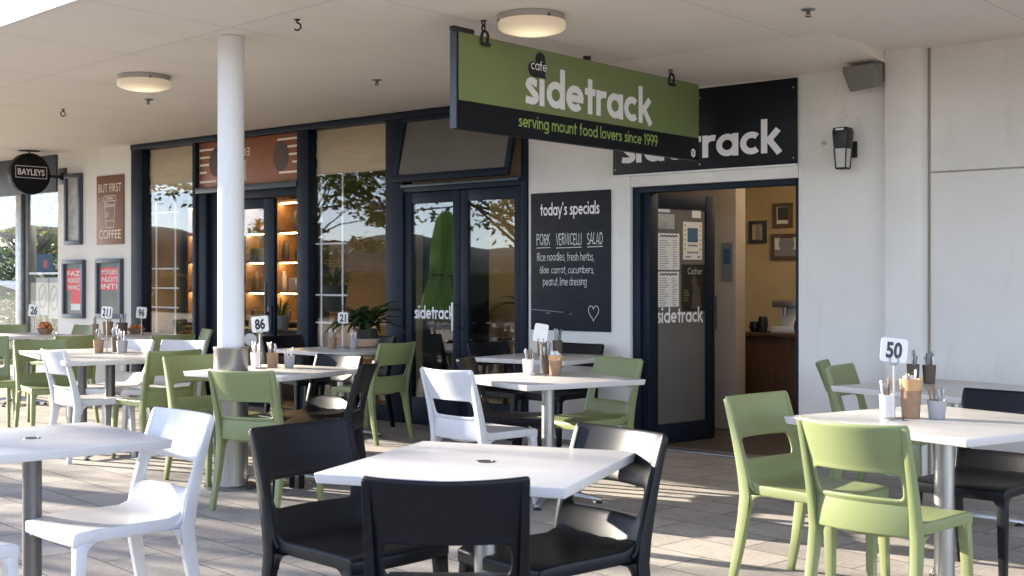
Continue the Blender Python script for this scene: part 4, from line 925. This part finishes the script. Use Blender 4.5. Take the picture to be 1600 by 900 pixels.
for k in range(9): a = k*.7; fm.lathe([(.004,-.024),(.02,-.014),(.025,0),(.02,.014),(.004,.024)], c=(.05*math.cos(a)*(k>0), .05*math.sin(a)*(k>0), .055+.012*(k%3)), n=10)
obj('fruit', fm, M_taupe, fbw)
number_stand(-12.636, -1.30, '26', 'stand with the number 26 card at the far left', tilt=4, h=.21, hgt=.065, wd=.06)
pf = thing('snack_basket', 'basket of orange and red fruit at the number 26 stand', 'basket', (-12.62, -1.18, TZ)); obj('basket', MB().lathe([(.06,0),(.09,.06),(.085,.06),(.055,.006)], n=20, caps=False), M_pkraft, pf)
fm = MB()
for k in range(14): a = k*.9; fm.lathe([(.004,-.024),(.022,-.014),(.026,0),(.022,.014),(.004,.024)], c=(.045*math.cos(a)*(k>0), .045*math.sin(a)*(k>0), .065+.014*(k%4)), n=10)
obj('fruit', fm, M_taupe, pf)

# ================================================================== PLANTS
def strap_plant(loc, label, n, L, potp, potm, wide=.05, mleaf=M_leafd, droop=1.0, saucer=None, cat='plant', rim=0):
    p = thing('potted_plant', label, cat, loc); obj('pot', MB().lathe(potp, n=28, caps=False), potm, p)
    if saucer: obj('bowl', MB().lathe(saucer, n=28, caps=False), M_beigepot, p)
    top = max(z for r, z in potp); mb = MB()
    for k in range(n):
        a = random.uniform(0, 6.283); l = L*random.uniform(.6, 1.1); el = R(random.uniform(42, 88)); wd = wide*random.uniform(.7, 1.2)
        pts = []; x = .02; z = top-.02; ang = el
        for j in range(8): pts.append((x, z)); x += l/7*math.cos(ang); z += l/7*math.sin(ang); ang -= droop*R(random.uniform(8, 20))
        vs = []; fs = []
        for j, (x, z) in enumerate(pts):
            t = j/7; ww = wd*(.25 + 1.5*t if t < .35 else 1.05*(1-t)**.7 + .02)*.5
            for s in (-1, 0, 1): vs.append((x*math.cos(a) - s*ww*math.sin(a), x*math.sin(a) + s*ww*math.cos(a), z - (.0 if s else ww*.35)))
        for j in range(7):
            for q in (0, 1): fs.append((j*3+q, j*3+q+1, j*3+4+q, j*3+3+q))
        mb.add(vs, fs)
    obj('leaves', mb, mleaf, p); return p
strap_plant((-8.03, -.735, TZ), 'dark leafy plant in a beige bowl on the number 21 table', 75, .46, [(.07,.04),(.105,.07),(.10,.16),(.09,.16)], M_rubber, .095, droop=1.15, saucer=[(.075,0),(.10,.01),(.125,.075),(.118,.075),(.09,.02)])
strap_plant((-12.6, .5, .55), 'small green plant in a terracotta trough inside the left shop window', 40, .30, [(.16,0),(.20,.17),(.18,.17)], M_terra, .04)
fp = strap_plant((-9.8, .48, 1.0), 'plant with yellow flowers inside the right shop window', 26, .42, [(.10,0),(.13,.28),(.115,.28)], M_dark, .05)
fl = MB()
for k in range(7):
    a = k*.9
    for j in range(5): b = a+j*1.256; cx, cy, cz = .07*math.cos(a), .07*math.sin(a), .46+.03*(k%3); fl.add([(cx,cy,cz),(cx+.04*math.cos(b)-.012*math.sin(b),cy+.04*math.sin(b)+.012*math.cos(b),cz+.02),(cx+.055*math.cos(b),cy+.055*math.sin(b),cz+.012),(cx+.04*math.cos(b)+.012*math.sin(b),cy+.04*math.sin(b)-.012*math.cos(b),cz+.02)], [(0,1,2,3)])
obj('flowers', fl, M_flower, fp, smooth=False)
strap_plant((-7.95, 1.45, .75), 'broad leaved plant on the dining table inside the double doors', 22, .45, [(.09,0),(.12,.26),(.105,.26)], M_black, .12)
strap_plant((-11.55, 1.2, .755), 'spiky plant on the shop counter before the lit shelves', 30, .35, [(.08,0),(.10,.16),(.09,.16)], M_pgrey, .03, droop=.5)

def leaf_cloud(mb, c, rad, n, s, flat=.5):
    for _ in range(n):
        while True:
            p = Vector((random.uniform(-1,1), random.uniform(-1,1), random.uniform(-1,1)))
            if p.length < 1: break
        p = p*(.45+.55*random.random()); q = Vector((c[0]+p.x*rad[0], c[1]+p.y*rad[1], c[2]+p.z*rad[2]))
        d = Vector((random.gauss(0,1), random.gauss(0,1), random.gauss(0,flat))).normalized(); e = d.cross(Vector((random.gauss(0,1), random.gauss(0,1), random.gauss(0,1)))).normalized()
        l = s*random.uniform(.7,1.4); b = l*.42; n_ = d.cross(e)*l*.14
        mb.add([q-d*l, q-e*b+n_, q+d*l, q+e*b+n_], [(0,1,2,3)])
def tree(x, y, h, crown, label, seed, m=M_leaft, n=3000, s=.16, tr=.16, clumps=26, zb=.35):
    random.seed(seed); t = thing('tree', label, 'tree', (x, y, -.09), 0, None); mb = MB()
    mb.tube([(0,0,0),(.05,.03,h*.22),(-.04,.06,h*.45),(.03,.0,h*.7)], [tr,tr*.75,tr*.55,tr*.25], 10); lf = MB()
    for k in range(clumps):
        a = k*2.399+random.uniform(-.4,.4); u = random.random()**.6; z = h*(zb + (1-zb)*random.random()); rr = crown*u*(1-.55*abs((z/h-.62)/.38)**2 if z/h < 1 else .4)
        e = (rr*math.cos(a), rr*math.sin(a), z); s0 = h*(.25+.4*random.random()); s0 = min(s0, z-.1)
        mb.tube([(0,.03,s0),(e[0]*.5,e[1]*.5,(s0+z)/2+.12*h*.3),e], [tr*.3,tr*.18,tr*.05], 6)
        r_ = crown*random.uniform(.18,.34); leaf_cloud(lf, e, (r_*1.25,r_*1.25,r_*.6), n//clumps, s)
    obj('trunk', mb, M_bark, t); obj('crown', lf, m, t, smooth=False); return t
tree(-23, -9.2, 8.6, 3.0, 'street tree beside the plaza, nearest the left end of the canopy', 1, n=2200, clumps=24, zb=.36, s=.09)
tree(-25, -12.6, 9.5, 3.2, 'tall loose tree on the far side of the plaza', 2, n=1500, clumps=18, zb=.38, s=.09)
tree(-20.8, -12.2, 7.9, 2.2, 'small open tree at the plaza edge', 3, n=900, clumps=10, zb=.4, s=.09)
tree(-19.3, -15.4, 6.6, 4.9, 'spreading tree in the car park, seen only as a reflection in the doors', 4, n=6500, s=.085, zb=.40, clumps=44)
tree(-36, -22, 6.8, 3.4, 'round tree at the car park edge, seen only as a reflection', 5, n=2600, s=.15)
tree(-23.6, 4.6, 5.2, 2.6, 'yellow leaved tree behind the glass at the far left', 6, m=M_leafy, n=3000, s=.10, zb=.38)
tree(-35, 10.5, 6.5, 2.8, 'green tree far behind the glass at the left edge', 7, m=M_leafy, n=2200, s=.15)
def hedge(x0, x1, y0, y1, z1, label, seed, n, s=.07, z0=-.1):
    random.seed(seed); h_ = thing('hedge', label, 'hedge', ((x0+x1)/2, (y0+y1)/2, z0)); a, b, c = (x1-x0)/2, (y1-y0)/2, z1-z0
    obj('twigs', box(-a+.12, a-.12, -b+.12, b-.12, 0, c-.12), M_leafh, h_, smooth=False); mb = MB()
    for _ in range(n):
        f = random.random()
        p = [random.uniform(-a,a), random.uniform(-b,b), random.uniform(0,c)]
        if f < .35: p[2] = c-.06+random.gauss(0,.06)
        elif f < .7: p[1] = -b+.05+random.gauss(0,.05)
        elif f < .85: p[0] = (a-.05)*random.choice((-1,1))+random.gauss(0,.05)
        leaf_cloud(mb, p, (.06,.06,.06), 1, s)
    obj('foliage', mb, M_leafh, h_, smooth=False)
hedge(-42, -22, 9.0, 10.4, 2.15, 'tall dark hedge behind the glass at the far left', 8, 9000, .10)
hedge(-24.3, -18, 3.3, 4.0, .95, 'low clipped hedge behind the glass at the far left', 9, 5000, .05)
hedge(-48, -14, -25, -23.5, 1.5, 'long hedge across the car park, seen as a reflection', 10, 6000, .13)

# ---- parked car behind the glass at the far left
pc = thing('parked_car', 'pale silver hatchback parked beyond the glass at the far left', 'car', (-28.2, 6.4, -.1), 15)
cp = [(-2.0,.35),(-2.05,.62),(-1.95,.82),(-1.15,.92),(-.55,1.32),(.75,1.40),(1.55,1.22),(1.95,.9),(2.0,.45),(1.9,.28),(-1.9,.26)]
obj('body', MB().prism(cp[::-1], 'y', -.84, .84), M_car, pc, .07, seg=3)
gp = [(-1.08,.93),(-.52,1.27),(.72,1.34),(1.45,1.18),(1.6,.95)]
for s in (-1, 1): obj('side_window', MB().prism(gp[::-1], 'y', s*.842-.002, s*.842+.002), M_carglass, pc)
for s in (-1, 1):
    for x in (-1.25, 1.25):
        wh = obj('wheel', MB().lathe([(.20,-.1),(.32,-.1),(.33,0),(.32,.1),(.20,.1)], n=28), M_rubber, pc); wh.location = (x, s*.78, .33); wh.rotation_euler = (R(90),0,0)
        rm = obj('rim', MB().lathe([(.19,-.105),(.19,.105)], n=20), M_alu, wh)
    obj('headlight', box(-2.03,-1.92,s*.68-.13,s*.68+.13,.62,.75), M_frost, pc, .02)

# ---- glazed bay at the far left, beyond the end of the white wall
gb = thing('glass_bay', 'glazed bay with dark header left of the white wall', 'window', (-15.9, 0, 0))
obj('header', box(-2.2, 1.462, -.02, .24, 2.44, 2.897), M_frame2, gb, .004); obj('mullion', box(.46,.60,-.02,.10,.0,2.438), M_alu, gb, .004); obj('mullion', box(.62,.70,.02,.14,.0,2.438), M_dsteel, gb, .004)
obj('sill_rail', box(-2.2,1.462,0,.08,0,.06), M_frame2, gb); obj('pane', box(.702,1.46,.04,.046,.062,2.437), M_glass3, gb, smooth=False); obj('pane', box(-2.2,.458,.04,.046,.062,2.437), M_glass3, gb, smooth=False)
obj('transom', box(.703,1.46,.03,.056,1.40,1.425), M_alu, gb)
for x, z, lab, m, w_, h_ in ((1.05,1.53,'colourful card leaning on the transom of the glass bay',M_blueprint,.2,.13), (1.0,1.12,'white poster with an oval drawing inside the glass bay, left one',M_paper,.16,.24), (1.28,1.1,'white poster with an oval drawing inside the glass bay, right one',M_paper,.14,.26)):
    p = thing('window_poster', lab, 'poster', (-15.9+x, .06, z)); obj('paper', box(-w_,w_,0,.002,-h_,h_), m, p, smooth=False)
    if m is M_paper: obj('drawing', lines_mb([(.09*math.cos(k*.4), .15*math.sin(k*.4), .09*math.cos(k*.4+.4), .15*math.sin(k*.4+.4)) for k in range(16)] + [(-.05,-.05,.05,.06)], .022, -.001), M_cgreen, p, smooth=False)
    else: obj('red_print', disc_mb(.02,0,.05,.06,-.001), M_red, p, smooth=False)

# ---- folded parasol on the plaza (mirrored in the left door leaf)
um_rot = (R(2), R(6), 0)
um = thing('folded_parasol', 'folded green parasol on the plaza, mirrored in the left door leaf', 'parasol', (-13.4, -5.6, 0))
obj('pole', MB().lathe([(.024,.06),(.024,2.45)], n=16), M_alu, um); obj('base', MB().lathe([(.28,0),(.28,.05),(.05,.08)], n=28), M_black, um)
um.rotation_euler = um_rot
uv = []; uf = []; NN = 32
for j, (z, r_) in enumerate(((2.40,.06),(2.28,.11),(1.9,.14),(1.45,.12),(1.38,.11),(1.1,.15),(.72,.18))):
    for k in range(NN):
        q = r_*(1 + (.55 if j > 0 else 0)*(1 if k % 8 in (0, 1) else .5 if k % 8 == 4 else -.35 if k % 4 == 2 else .0)); a = 6.2832*k/NN + .08*j; uv.append((q*math.cos(a), q*math.sin(a), z - .04*(k % 8 == 0)))
for j in range(6):
    for k in range(NN): k2 = (k+1) % NN; uf.append((j*NN+k, j*NN+k2, (j+1)*NN+k2, (j+1)*NN+k))
obj('canopy_cloth', MB().add(uv, uf), M_canvas, um); obj('tie_strap', MB().lathe([(.16,1.40),(.165,1.43)], n=24, caps=False), M_black, um)
